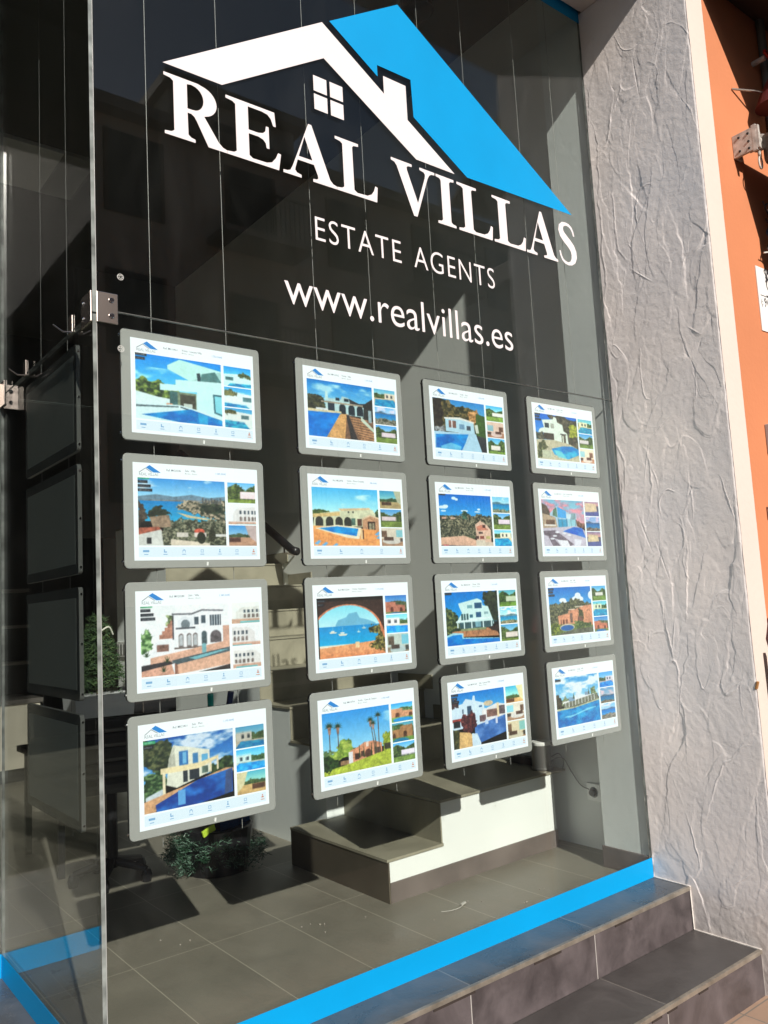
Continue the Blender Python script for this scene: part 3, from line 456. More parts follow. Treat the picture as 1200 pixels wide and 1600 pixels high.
        p.trees([(0, .42), (.16, .4), (.2, .56), (0, .6)], (50, 60, 52), (120, 115, 92)); p.poly([(0, .58), (.42, .56), (.8, .62), (1, .72), (1, 1), (0, 1)], (196, 190, 160), .1); p.trees([(.04, .66), (.2, .6), (.26, .76), (.12, .8), (.1, 1), (0, 1)], (60, 72, 46), (128, 128, 88)); p.palm(.88, .24, .64, .12, 0, False); p.trees([(.8, .2), (.92, .14), (1, .22), (1, .42), (.8, .44)], (120, 132, 40), (190, 195, 80)); p.pool([(.34, .76), (.6, .68), (.84, .66), (1, .72), (1, .84), (.72, .96), (.4, .88)], (10, 110, 195), (50, 175, 220)); p.poly([(.4, .78), (.58, .8), (.7, .96), (.48, .94)], (130, 205, 215), a=.7); p.rect(.12, .8, .34, .96, (190, 195, 168)); p.tags(3, y=.0)
    elif i == 13:   # glass house at dusk
        p.grad((110, 165, 205), (225, 165, 170), 0, .5); p.clouds(0, .45, .55, (225, 150, 160), 4); p.clouds(0, .3, .5, (130, 180, 210), 3); p.poly([(0, .08), (.12, .14), (.18, .26), (.18, .36), (0, .32)], (92, 80, 68), .3); p.poly([(.18, .3), (.34, .14), (.36, .14), (.66, .3), (.8, .28), (.8, .6), (.36, .62), (.18, .5)], (170, 195, 218)); p.poly([(.36, .15), (.56, .24), (.56, .4), (.36, .38)], (70, 150, 220)); p.poly([(.26, .22), (.34, .16), (.35, .38), (.24, .34)], (95, 130, 110)); p.rect(.36, .42, .58, .62, (60, 140, 190)); p.rect(.6, .42, .78, .6, (150, 195, 215)); [p.rect(x, .38, x + .008, .62, (60, 72, 82)) for x in (.36, .45, .56, .66, .77)]; p.rect(.56, .3, .66, .4, (205, 222, 232)); p.rect(.68, .28, .78, .42, (130, 155, 165))
        p.poly([(0, .3), (.3, .38), (.34, .6), (0, .62)], (180, 160, 135), .2); p.rect(.08, .44, .28, .56, (105, 82, 66), .5); p.rect(.04, .54, .3, .57, (230, 225, 215)); p.trees([(.78, .42), (1, .5), (1, .62), (.8, .58)], (86, 66, 54), (150, 110, 92)); p.poly([(0, .62), (.8, .56), (1, .66), (1, 1), (0, 1)], (196, 190, 202), .06); p.pool([(.45, .68), (.72, .58), (.92, .6), (1, .82), (.7, .74)], (30, 80, 190), (70, 130, 215)); p.poly([(0, .68), (.28, .66), (.7, .96), (.6, 1), (.34, .86), (.02, .76)], (112, 102, 112), .1); p.poly([(.1, .78), (.2, .8), (.38, 1), (.2, 1)], (118, 108, 118))
        for x, y in ((.32, .7), (.26, .78), (.2, .84), (.6, .76), (.48, .72)): p.ell(x, y, .05, .02, (225, 225, 232))
        p.poly([(.3, .86), (.55, .88), (.6, 1), (.4, 1)], (232, 232, 238)); p.poly([(.72, .84), (.9, .86), (.84, 1), (.7, 1)], (225, 225, 235))
    elif i == 14:   # clay house among trees, oval pool
        p.grad((20, 100, 195), (80, 155, 220), 0, .4); [p.ell(x, y, rx, ry, (228, 236, 246)) for x, y, rx, ry in ((.68, .2, .07, .07), (.66, .26, .12, .06), (.72, .27, .09, .06), (1, .2, .07, .09), (.32, .28, .08, .05), (.36, .32, .06, .03))]
        p.trees([(0, .36), (.2, .36), (.4, .32), (.56, .26), (.7, .28), (.9, .36), (1, .38), (1, .7), (0, .85)], (48, 58, 44), (135, 135, 100), 18); p.poly([(.18, .6), (.42, .56), (.44, .5), (.6, .48), (.78, .42), (1, .4), (1, .86), (.84, .84), (.6, .78), (.44, .8), (.2, .78)], (212, 150, 118), .12); p.rect(.44, .47, .58, .49, (235, 215, 195)); p.rect(.6, .42, .78, .44, (235, 222, 205)); p.rect(.24, .68, .4, .78, (125, 78, 60), .3); [p.rect(x, .66, x + .02, .78, (222, 165, 132)) for x in (.2, .26, .33)]; p.rect(.46, .56, .52, .76, (110, 90, 80), .5); [p.rect(x, .5, x + .015, .54, (90, 60, 50)) for x in (.88, .92)]; p.trees([(.66, .44), (.74, .5), (.8, .56), (.76, .78), (.66, .74)], (60, 66, 42), (110, 108, 70)); p.rect(.64, .64, .76, .76, (120, 85, 75), .5)
        p.poly([(0, .78), (.5, .78), (1, .84), (1, 1), (0, 1)], (98, 116, 62), .3); p.trees([(0, .74), (.16, .72), (.24, .84), (.2, .96), (0, .98)], (62, 82, 40), (150, 160, 70)); p.ell(.38, .85, .17, .075, (200, 190, 165)); p.ell(.38, .86, .15, .06, (30, 85, 160), .3); p.trees([(.56, .74), (.7, .76), (.96, .78), (.96, .86), (.6, .88)], (52, 80, 44), (140, 150, 90)); p.poly([(.2, .96), (.6, .9), (1, .88), (1, 1), (.2, 1)], (98, 102, 86), .15); p.tags(3, y=.02)
    else:           # low white villa, broad pool
        p.grad((60, 140, 215), (150, 200, 235), 0, .5); p.clouds(0, .5, .58, (225, 235, 245), 5); p.trees([(0, .36), (.06, .34), (.14, .5), (.14, .6), (0, .62)], (45, 42, 34), (88, 80, 56)); p.trees([(.12, .46), (.22, .4), (.28, .48), (.3, .56), (.12, .56)], (100, 118, 80), (170, 180, 150)); p.poly([(.14, .5), (.95, .4), (.95, .42), (.14, .53)], (242, 244, 242)); p.poly([(.16, .53), (.96, .42), (1, .56), (.16, .66)], (112, 116, 98), .7); [p.rect(.2 + .075 * k, .5 - .008 * k, .215 + .075 * k, .62 - .008 * k, (222, 226, 220)) for k in range(10)]; p.rect(.28, .42, .42, .5, (130, 155, 190)); p.rect(.66, .36, .78, .43, (130, 150, 180)); p.poly([(.38, .46), (.4, .34), (.42, .46)], (70, 90, 60)); p.poly([(.74, .42), (.755, .28), (.77, .42)], (62, 82, 52)); p.trees([(.8, .3), (.9, .28), (.94, .42), (.8, .42)], (92, 118, 70), (170, 180, 140))
        p.poly([(0, .62), (.4, .63), (1, .54), (1, .6), (0, .68)], (190, 195, 160)); p.pool([(0, .66), (.4, .65), (1, .57), (1, 1), (0, 1)], (10, 95, 180), (40, 155, 220)); p.poly([(.12, .8), (.4, .78), (.7, .7), (.9, .69), (.9, .71), (.6, .76), (.3, .83)], (150, 210, 240), a=.8); p.tags(1, y=.03)
    return p.out()
THUMBS = [('white','white','white'),('garden','render','terrace'),('render','render','render'),('pool','pool','terrace'),
          ('pool','sea','garden'),('terrace','garden','room'),('clay','pool','room'),('clay','clay','garden'),
          ('garden','room','garden'),('sea','garden','pool'),('garden','sea','garden'),('terrace','room','room'),
          ('pool','garden','room'),('dusk','sea','dusk'),('garden','pool','clay'),('pool','sea','sea')]
def raster(name, img, x0, x1, z1, z0, y, m, parent):
    """a flat picture: one small vertex-coloured sheet"""
    h, wd = img.shape[:2]; xs = np.linspace(x0, x1, wd); zs = np.linspace(z1, z0, h)
    P = np.zeros((h, wd, 3)); P[..., 0] = xs[None]; P[..., 2] = zs[:, None]; P[..., 1] = y
    o_ = wloc(parent); P -= np.array(o_); me = bpy.data.meshes.new(name)
    idx = np.arange(h * wd).reshape(h, wd); q = np.stack([idx[1:, :-1], idx[1:, 1:], idx[:-1, 1:], idx[:-1, :-1]], -1).reshape(-1, 4)
    me.vertices.add(h * wd); me.vertices.foreach_set('co', P.reshape(-1)); me.loops.add(q.size); me.loops.foreach_set('vertex_index', q.reshape(-1).astype(np.int32))
    me.polygons.add(len(q)); me.polygons.foreach_set('loop_start', np.arange(0, q.size, 4, dtype=np.int32)); me.polygons.foreach_set('loop_total', np.full(len(q), 4, np.int32))
    me.update(calc_edges=True)
    c = img / 255.; lin = np.where(c <= .04045, c / 12.92, ((c + .055) / 1.055) ** 2.4); col = np.ones((h, wd, 4), np.float32); col[..., :3] = lin
    at = me.color_attributes.new('Col', 'FLOAT_COLOR', 'POINT'); at.data.foreach_set('color', col.reshape(-1))
    me.materials.append(m); o = bpy.data.objects.new(name, me); C.objects.link(o); o.parent = parent; return o
# ------------------------------------------------------------------ main levels (metres, eye of the camera at z = -0.81)
ZL, ZT, ZG, ZF, ZC = -1.993, -2.156, -2.315, -2.005, 2.32   # ledge, tread, street, shop floor, ceiling
XJ = 2.19                                                    # face of the plastered pillar
YS, YR, YJ = -0.211, -0.485, -0.57                           # ledge edge, tread edge, facade
slate = tile_mat('slate_ledge', (.075, .08, .088), (.17, .17, .165), (.605, 9.), (.985, 3.), ('X', 'Y'), rough=.3, var=.35, nscale=5, gw=.0035)
slate_r = tile_mat('slate_riser', (.082, .068, .070), (.36, .34, .32), (.605, 9.), (.975, 3.), ('X', 'Z'), rough=.42, var=.45, nscale=7, gw=.004)
slate_t = tile_mat('slate_tread', (.066, .060, .058), (.2, .18, .16), (.605, 9.), (.985, 3.), ('X', 'Y'), rough=.4, var=.35, nscale=5, gw=.003)
ftile = tile_mat('floor_tile', (.205, .19, .155), (.40, .37, .30), (.293, .62), (-.02, .72), ('X', 'Y'), rough=.42, var=.16, nscale=3.2, gw=.0032)
stile = tile_mat('stair_tile', (.29, .27, .205), (.38, .35, .3), (9., 9.), (-3, -3), ('X', 'Y'), rough=.45, var=.2, nscale=4)
skirt = mat('skirting_tile', (.15, .125, .115), .45, var=.25, scale=5)
wpaint = mat('white_wall_paint', (.80, .82, .80), .75, var=.035, scale=2.5, bump=.15, bscale=60)
ipaint = mat('grey_wall_paint', (.84, .88, .87), .8, var=.04, scale=2, bump=.25, bscale=30)
dpaint = mat('shade_ceiling_paint', (.10, .10, .095), .85, var=.1, scale=1.5)  # base colour darkened to deepen the shade inside the shop
facade = mat('cream_facade_paint', (.64, .545, .485), .75, var=.035, scale=3, bump=.3, bscale=35)
orange = mat('orange_wall_paint', (.56, .20, .088), .8, var=.07, scale=2.2, bump=.35, bscale=45)
clear = glass_mat('window_glass')
edge = mat('glass_edge', (.42, .47, .46), .15, spec=.8)
edge2 = mat('glass_edge_worn', (.20, .22, .21), .2, spec=.8, var=.7, scale=14)
steel = mat('brushed_steel', (.62, .55, .50), .22, metal=1.0)
chrome = mat('chrome', (.8, .8, .82), .08, metal=1.0)
nosing = mat('aluminium_nosing', (.34, .30, .25), .4, metal=.6, var=.3, scale=20)
black = mat('black_plastic', (.012, .012, .014), .35)
blackl = mat('black_leather', (.013, .013, .014), .42, bump=.3, bscale=120)
bluev = mat('blue_vinyl', (.0, .262, .57), .5, spec=.2, var=.04, scale=4)
whitev = mat('white_vinyl', (.68, .63, .64), .55, spec=.3)
caulk = mat('white_caulk', (.6, .56, .52), .7, var=.2, scale=30)

# ---- street, pavement
struct(MB().box(-40, 60, -60, -1.9, ZG - .3, ZG - .12).build('street', mat('asphalt', (.06, .06, .062), .85, var=.25, scale=4, bump=.5, bscale=90)))
struct(MB().box(-40, 60, -1.9, 12, ZG - .35, ZG).build('pavement', tile_mat('paving', (.36, .24, .17), (.2, .17, .14), (.2, .1), (0, 0), ('X', 'Y'), rough=.8, var=.2, gw=.006)))

# ---- steps up to the shop
st = thing('entrance_step', 'dark slate tiled steps with metal nosings running along below the shop window', 'step', (0, -.35, ZG))
MB().box(-3.8, XJ, YS + .012, -.031, ZL - .012, ZL).box(-1.34, -.0935, -.0309, 1.0, ZL - .012, ZL).build('ledge_tile', slate, st)
MB().box(-3.8, XJ, YS + .002, YS + .012, ZT, ZL - .014).build('ledge_riser', slate_r, st)
MB().box(-3.8, XJ, YR + .012, YS, ZT - .012, ZT).build('tread_tile', slate_t, st)
MB().box(-3.8, XJ, YR + .002, YR + .012, ZG, ZT - .014).build('tread_riser', slate_r, st)
MB().box(-3.8, XJ, YS + .014, -.031, ZG, ZL - .014).box(-1.34, -.0935, -.0309, 1.0, ZG, ZL - .014).box(-3.8, XJ, YR + .014, YS + .013, ZG, ZT - .014).build('core', mat('mortar', (.2, .19, .18), .9), st)
for nm, yy, zz in (('nosing', YS, ZL), ('nosing', YR, ZT)):
    n_ = MB().box(-3.8, XJ - .002, yy - .002, yy + .0115, zz - .013, zz + .0015, bev=.0012)
    n_.build(nm, nosing, st)
    rr = random.Random(5 + int(zz * 100)); x = .1
    while x < XJ - .2:
        L = rr.uniform(.03, .22); MB().box(x, x + L, yy - .0008, yy + .0115, zz - .021, zz - .0135).build('worn_gap', mat('nosing_gap', (.03, .02, .016), .9), st); x += L + rr.uniform(.01, .3)

# ---- the pillar with its trowelled plaster face
def plaster_sheet():
    y0, y1, z0, z1 = YJ, -.03, ZG, 1.868
    ny, nz = 280, 1900
    ys = np.linspace(y0, y1, ny); zs = np.linspace(z0, z1, nz); Y, Z = np.meshgrid(ys, zs)
    R_ = np.random.RandomState(11); H = np.zeros_like(Y)
    def nz_(sc, seed, oct=4):
        rs = np.random.RandomState(seed); o = np.zeros_like(Y); a = 1.; t = 0
        for k in range(oct):
            gx, gz = int((y1 - y0) * sc * 2 ** k) + 3, int((z1 - z0) * sc * 2 ** k) + 3; g = rs.rand(gz + 1, gx + 1)
            u = (Y - y0) / (y1 - y0) * (gx - 1); v = (Z - z0) / (z1 - z0) * (gz - 1); ui = u.astype(int); vi = v.astype(int); fu = u - ui; fv = v - vi
            fu = fu * fu * (3 - 2 * fu); fv = fv * fv * (3 - 2 * fv)
            o += a * ((g[vi, ui] * (1 - fu) + g[vi, ui + 1] * fu) * (1 - fv) + (g[vi + 1, ui] * (1 - fu) + g[vi + 1, ui + 1] * fu) * fv); t += a; a *= .5
        return o / t
    wob1 = (nz_(5, 3, 3) - .5) * .06; wob2 = (nz_(5, 4, 3) - .5) * .10
    H += (nz_(3.5, 7) - .5) * .009
    jag = (nz_(45, 5, 2) - .5) * .009
    for k in range(250):                       # overlapping trowel strokes, each with one proud curled edge
        cy, cz = R_.uniform(y0 - .05, y1 + .05), R_.uniform(z0, z1); ry, rz = R_.uniform(.025, .085), R_.uniform(.08, .30)
        an = R_.normal(.12, .22); c, s_ = math.cos(an), math.sin(an)
        j0 = max(0, int((cz - .34 - z0) / (z1 - z0) * nz)); j1 = min(nz, int((cz + .34 - z0) / (z1 - z0) * nz)); sl_ = slice(j0, j1)
        if j1 - j0 < 5: continue
        dy = Y[sl_] + wob1[sl_] + jag[sl_] - cy; dz = Z[sl_] + wob2[sl_] + jag[sl_] - cz; a = (c * dy + s_ * dz) / ry; b = (-s_ * dy + c * dz) / rz
        d = np.sqrt(a * a + b * b); ang = np.arctan2(b, a); ph = R_.uniform(-PI, PI); lobe = np.clip(np.cos(ang - ph) - R_.uniform(.1, .6), 0, 1) * 1.6
        tilt = (.0006 * a * R_.uniform(-1, 1) + .0006 * b * R_.uniform(-1, 1))
        h = R_.uniform(.0, .0012); inside = np.clip((1 - d) * 14, 0, 1)
        if k % 3 == 0: inside = inside * np.clip(.6 - .5 * np.cos(ang - ph + 2.6), 0, 1)
        H[sl_] = H[sl_] * (1 - .55 * inside) + inside * (h * .9 + tilt * 1.5 + .0005)
        gd = np.sqrt((a / ry) ** 2 + (b / rz) ** 2) / np.maximum(d, 1e-3); dist = (d - 1.0) / np.maximum(gd, 1.)
        rim = np.exp(-(dist / R_.choice([.0014, .0018, .0026, .0045])) ** 2) * lobe * R_.uniform(.0002, .0017) * (R_.rand() < .75)
        H[sl_] += rim
    for k in range(16):                        # scratches and dropped crumbs
        cy, cz, L, an = R_.uniform(y0, y1), R_.uniform(z0, z1), R_.uniform(.02, .12), R_.uniform(-1, 1)
        c, s_ = math.cos(an), math.sin(an); dy = Y - cy; dz = Z - cz; a = (s_ * dy + c * dz) / L; b = (c * dy - s_ * dz) / .0022
        H += np.exp(-b * b) * np.clip(1 - np.abs(a), 0, 1) * R_.choice([-1, 1]) * .0016
    fine = nz_(60, 21, 2) - .5; H += fine * .0010
    H += (nz_(28, 22, 3) - .5) * .0022 * np.clip((ZG + .55 - Z) / .4, 0, 1)     # rough foot of the wall
    X = XJ - .004 - H
    X = np.where(Y > y1 - .012, XJ - .002 - H * .3, X); ed = np.clip((YJ + .006 - Y) / .006, 0, 1); X = X + ed * (.002 + .002 * nz_(40, 9, 2))
    P = np.stack([X, Y, Z], -1).reshape(-1, 3)
    idx = np.arange(ny * nz).reshape(nz, ny); q = np.stack([idx[:-1, :-1], idx[1:, :-1], idx[1:, 1:], idx[:-1, 1:]], -1).reshape(-1, 4)
    return P, q
def np_mesh(name, P, q, m, parent, smooth=True):
    P = P - np.array(wloc(parent)); me = bpy.data.meshes.new(name); me.vertices.add(len(P)); me.vertices.foreach_set('co', P.reshape(-1))
    me.loops.add(q.size); me.loops.foreach_set('vertex_index', q.reshape(-1).astype(np.int32)); me.polygons.add(len(q))
    me.polygons.foreach_set('loop_start', np.arange(0, q.size, q.shape[1], dtype=np.int32)); me.polygons.foreach_set('loop_total', np.full(len(q), q.shape[1], np.int32))
    me.update(calc_edges=True)
    if smooth: me.polygons.foreach_set('use_smooth', [True] * len(q))
    me.materials.append(m); o = bpy.data.objects.new(name, me); C.objects.link(o); o.parent = parent; return o
def plaster_mat():
    m = mat('trowelled_plaster', (.50, .455, .45), .62, bump=.25, bscale=220); n = m.node_tree.nodes; l = m.node_tree.links; b = n['Principled BSDF']
    g = n.new('ShaderNodeNewGeometry'); t = n.new('ShaderNodeTexNoise'); t.inputs['Scale'].default_value = 3.1; t.inputs['Detail'].default_value = 5; l.new(g.outputs['Position'], t.inputs['Vector'])
    r = n.new('ShaderNodeValToRGB'); e = r.color_ramp.elements; e[0].position = .3; e[0].color = (.73, .69, .68, 1); e[1].position = .7; e[1].color = (.83, .76, .72, 1); l.new(t.outputs['Fac'], r.inputs['Fac'])
    # dirt splashed on the foot of the wall
    s_ = n.new('ShaderNodeSeparateXYZ'); l.new(g.outputs['Position'], s_.inputs[0]); mr = n.new('ShaderNodeMapRange'); mr.inputs[1].default_value = ZT + .22; mr.inputs[2].default_value = ZT; mr.inputs[3].default_value = 0; mr.inputs[4].default_value = .75; l.new(s_.outputs['Z'], mr.inputs[0])
    t2 = n.new('ShaderNodeTexNoise'); t2.inputs['Scale'].default_value = 26; t2.inputs['Detail'].default_value = 4; l.new(g.outputs['Position'], t2.inputs['Vector']); mu = n.new('ShaderNodeMath'); mu.operation = 'MULTIPLY'; l.new(t2.outputs['Fac'], mu.inputs[0]); l.new(mr.outputs[0], mu.inputs[1])
    mx = n.new('ShaderNodeMix'); mx.data_type = 'RGBA'; l.new(mu.outputs[0], mx.inputs[0]); l.new(r.outputs['Color'], mx.inputs[6]); mx.inputs[7].default_value = (.13, .12, .11, 1); l.new(mx.outputs[2], b.inputs['Base Color'])
    return m
pil = thing('pillar', 'grey roughly trowelled plaster pillar with cream front beside the window', 'pillar', (2.3, -.2, ZG))
P_, q_ = plaster_sheet(); np_mesh('plaster_face', P_, q_, plaster_mat(), pil)
MB().box(XJ, 2.312, YJ + .004, -.03, ZG, 1.868).build('core', facade, pil)
# painted front: a slightly uneven sheet
def front_strip():
    ny, nz = 14, 420; R_ = np.random.RandomState(4); zs = np.linspace(ZG, 1.868, nz); e0 = XJ - .004 + np.convolve(R_.randn(nz + 8), np.ones(9) / 9, 'valid')[:nz] * .0022
    e0[-1] = e0[-2]; X = e0[:, None] * (1 - np.linspace(0, 1, ny)[None]) + 2.312 * np.linspace(0, 1, ny)[None]; Z = np.repeat(zs[:, None], ny, 1); Y = YJ - .001 + R_.randn(nz, ny) * .00015
    idx = np.arange(ny * nz).reshape(nz, ny); return np.stack([X, Y, Z], -1).reshape(-1, 3), np.stack([idx[:-1, :-1], idx[:-1, 1:], idx[1:, 1:], idx[1:, :-1]], -1).reshape(-1, 4)
P_, q_ = front_strip(); np_mesh('painted_front', P_, q_, facade, pil)
MB().box(2.195, 2.5, -.028, .2, ZF, ZC - .003).build('inner_pier', ipaint, pil)
MB().box(2.186, 2.5, -.0275, .209, ZF, -1.915, bev=.002).build('skirting', skirt, pil)
MB().tube([(XJ - .006, -.045, ZL + .002), (XJ - .008, YS, ZL + .002), (XJ - .008, YS - .003, ZT + .002), (XJ - .008, YR, ZT + .002)], .0035, 6).build('caulk_bead', caulk, pil)
# chip of bare brick on the pillar edge
MB().obox((XJ - .002, YJ - .001, -1.19), (.012, .008, .03), rx=.3, bev=.002).build('chipped_corner', mat('bare_clay', (.35, .16, .05), .9), pil)

up = thing('upper_facade', 'cream painted front of the building above the shop window', 'facade', (0, -.3, 1.87))
MB().box(-4.2, 2.312, YJ, -.06, 1.87, 7).build('wall', facade, up)
MB().box(-4.2, 2.5, -.058, 7.2, ZC + .004, 7).build('floor_slab', facade, up)
MB().box(-4.2, 2.185, -.057, -.03, 1.905, ZC).build('lintel_lining', ipaint, up)
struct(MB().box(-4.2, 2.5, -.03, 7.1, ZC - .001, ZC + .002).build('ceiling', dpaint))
lj = thing('left_pillar', 'plain cream pillar closing the left end of the shopfront, outside the picture', 'pillar', (-4, -.3, ZG))
MB().box(-4.2, -3.8, YJ, .1, ZG, 1.868).build('wall', facade, lj)
tag(MB().box(2.376, 2.5, .2015, 7.1, ZF - .3, ZC - .002).build('side_wall', wpaint), 'bare white painted wall behind the stairs inside the shop', 'wall')
tag(MB().box(-4.2, 2.375, 7.0, 7.1, ZF - .3, ZC - .002).build('rear_wall', mat('shade_grey_wall', (.05, .05, .05), .85, var=.1, scale=1)), 'wall deep at the back of the shop, coloured dark for shade', 'wall')  # wall colour lowered to deepen the shade at the back
tag(MB().box(-4.2, -4.1, .1, 7.0, ZF - .3, ZC - .002).build('left_wall', mat('shade_grey_wall2', (.07, .07, .065), .85)), 'wall on the far left side of the shop room, coloured dark for shade', 'wall')  # darkened like the rear wall, colour standing in for deep shade
struct(MB().box(-4.1, 2.375, -.03, 7.0, ZF - .2, ZF).build('shop_floor', ftile))
nb = thing('neighbour_house', 'orange painted house front right of the cream strip', 'house', (4.5, -.3, ZG))
MB().box(2.314, 8, YJ + .004, -.032, ZG, 7).box(2.502, 8, -.0318, 3, ZG, 7).build('wall', orange, nb)

# ---- stairs inside
sr = thing('staircase', 'white sided staircase with stone treads turning up along the inner wall', 'staircase', (1.9, 1.2, ZF))
yb, yk = .549, 1.27
fw = MB(); fw.prism([(1.265, ZF), (2.29, ZF), (2.29, -1.668), (1.562, -1.668), (1.562, -1.838), (1.265, -1.838)], 'y', yb + .004, yk); fw.build('white_base', wpaint, sr)
MB().box(1.264, 2.29, yb - .004, yb + .004, ZF, -1.928).build('skirting', skirt, sr)
MB().box(1.257, 1.265, yb - .004, yk + .02, ZF, -1.845).build('riser', mat('riser_tile_shaded', (.10, .085, .065), .45, var=.2, scale=4), sr)  # stair tile darkened in colour, as this face gets only grazing sun
MB().box(1.254, 1.5615, yb - .003, yk + .02, -1.846, -1.835).build('tread', stile, sr)
MB().box(1.5545, 1.5615, yb + .003, yk, -1.835, -1.672).build('riser', stile, sr)
MB().box(1.553, 2.375, yb - .004, yk, -1.668, -1.658).build('landing', stile, sr)
MB().box(2.29, 2.375, yb + .12, yk, ZF, -1.668).build('rear_return', wpaint, sr)
nst = 9
for k in range(nst):
    y = yk + .31 * k; z = -1.658 + .17 * k
    MB().box(1.452, 2.375, y - .006, y, z + (.0 if k else .0), z + .158).build('riser', stile, sr)
    MB().box(1.445, 2.375, y - .014, y + .31 - .006, z + .159, z + .17).build('tread', stile, sr)
body = [(yk, ZF), (yk + .31 * nst, ZF), (yk + .31 * nst, -1.658 + .17 * nst - .012)]
for k in range(nst - 1, -1, -1):
    y = yk + .31 * k; z = -1.658 + .17 * (k + 1) - .012; body += [(y + .31 if k == nst - 1 else y + .31, z), (y, z)]
bb = [body[0], body[1]]
for p in body[2:]:
    if p != bb[-1]: bb.append(p)
MB().prism(bb, 'x', 1.4515, 2.374).build('stringer', ipaint, sr)
for k in range(nst):
    y = yk + .31 * k; z = -1.658 + .17 * (k + 1)
    MB().box(2.366, 2.3755, y - .09, y + .31 - .09, z, z + .082).build('wall_skirting', stile, sr)
tag(MB().box(1.452, 2.375, 4.9, 5.0, -.1, ZC - .004).build('partition', mat('partition_paint', (.2, .2, .19), .85)), 'dark partition closing the stairwell at the top of the stairs', 'wall')

hr = thing('handrail', 'black handrail on brackets rising along the inner stair wall', 'handrail', (2.3, 3.2, -.9))
MB().tube([(2.29, 2.78, -.405), (2.29, 2.84, -.39), (2.29, 4.7, .66)], .03, 12).build('rail', black, hr, smooth=True)
for y in (2.95, 3.9): MB().tube([(2.29, y, -.40 + (y - 2.84) * .5645), (2.29, y, -.46 + (y - 2.84) * .5645), (2.374, y, -.48 + (y - 2.84) * .5645)], .008, 8).build('bracket', steel, hr)

# ---- things on and by the stairs
sk = thing('speaker', 'small aluminium cylinder speaker with white cap standing on the stair landing', 'speaker', (2.30, .625, -1.658))
MB().lathe((2.30, .625, -1.658), [(.0, .001), (.048, .001), (.05, .004), (.05, .012), (.047, .013), (.047, .118), (.0, .118)], 32).build('body', mat('speaker_aluminium', (.33, .33, .33), .3, metal=.8), sk, smooth=False)
MB().lathe((2.30, .625, -1.658), [(.0, .118), (.049, .118), (.0505, .122), (.0505, .131), (.046, .135), (.0, .135)], 32).build('cap', mat('white_plastic', (.8, .8, .78), .4), sk)
MB().lathe((2.30, .625, -1.658), [(.0, .0002), (.053, .0002), (.053, .0009), (.0, .0011)], 32).build('foot', black, sk)
bx_ = thing('router', 'low black box lying on the landing beside the cylinder speaker', 'router', (2.29, .72, -1.658))
MB().box(2.325, 2.37, .70, .86, -1.6575, -1.62, bev=.006).build('case', black, bx_)
cbp = [(2.35, .66, -1.63), (2.352, .60, -1.60), (2.355, .56, -1.585), (2.362, .54, -1.62), (2.35, .55, -1.665), (2.31, .57, -1.66), (2.30, .56, -1.61), (2.345, .53, -1.60), (2.363, .5, -1.66), (2.366, .45, -1.72), (2.366, .40, -1.735)]
def smooth_pts(p, n=6):
    out = []; P = [Vector(q) for q in p]
    for i in range(len(P) - 1):
        a, b, c, d = P[max(i - 1, 0)], P[i], P[i + 1], P[min(i + 2, len(P) - 1)]
        for k in range(n):
            t = k / n; out.append(.5 * ((2 * b) + (c - a) * t + (2 * a - 5 * b + 4 * c - d) * t * t + (3 * b - a - 3 * c + d) * t ** 3))
    out.append(P[-1]); return out
tag(MB().tube(smooth_pts(cbp), .0022, 7).build('cable', mat('grey_cable', (.25, .25, .25), .5), smooth=True), 'looped grey mains cable running from the speaker to the wall socket', 'cable')
sc = thing('wall_socket', 'white mains socket low on the wall right of the stairs, with a plug cable', 'socket', (2.376, .375, -1.785))
MB().box(2.366, 2.3755, .335, .415, -1.785, -1.705, bev=.003).build('plate', mat('socket_plastic', (.92, .92, .9), .35), sc)
MB().lathe((2.3655, .375, -1.745), [(.0, -.002), (.018, -.002), (.022, -.0035), (.024, -.0005)], 24, axis='x').build('recess', mat('socket_hole', (.25, .25, .24), .4), sc)
MB().lathe((2.362, .375, -1.745), [(.0, -.016), (.014, -.015), (.016, .0)], 16, axis='x').build('plug', mat('plug_grey', (.12, .12, .12), .5), sc)
tag(MB().tube(smooth_pts([(1.34, .33, ZF + .004), (1.37, .31, ZF + .005), (1.42, .31, ZF + .004), (1.46, .33, ZF + .004)]), .0012, 6).obox((1.455, .328, ZF + .006), (.03, .010, .007), rz=.3, bev=.002).build('wire_scrap', mat('scrap_white', (.5, .48, .44), .6)), 'short scrap of white wire and tape lying on the shop floor', 'scrap')
rr = random.Random(3); cr = MB()
for k in range(16):
    x, y = rr.choice([(.98, .55), (.9, .62), (1.45, .3), (.5, .9), (1.7, .2), (.62, .3)]); x += rr.gauss(0, .05); y += rr.gauss(0, .05)
    cr.obox((x, y, ZF + .0025), (rr.uniform(.002, .007), rr.uniform(.002, .005), .003), rz=rr.random() * 3)
tag(cr.build('plaster_crumbs', mat('crumb', (.4, .36, .32), .8)), 'scattered pale crumbs and dust bits on the shop floor', 'debris')['kind'] = 'stuff'
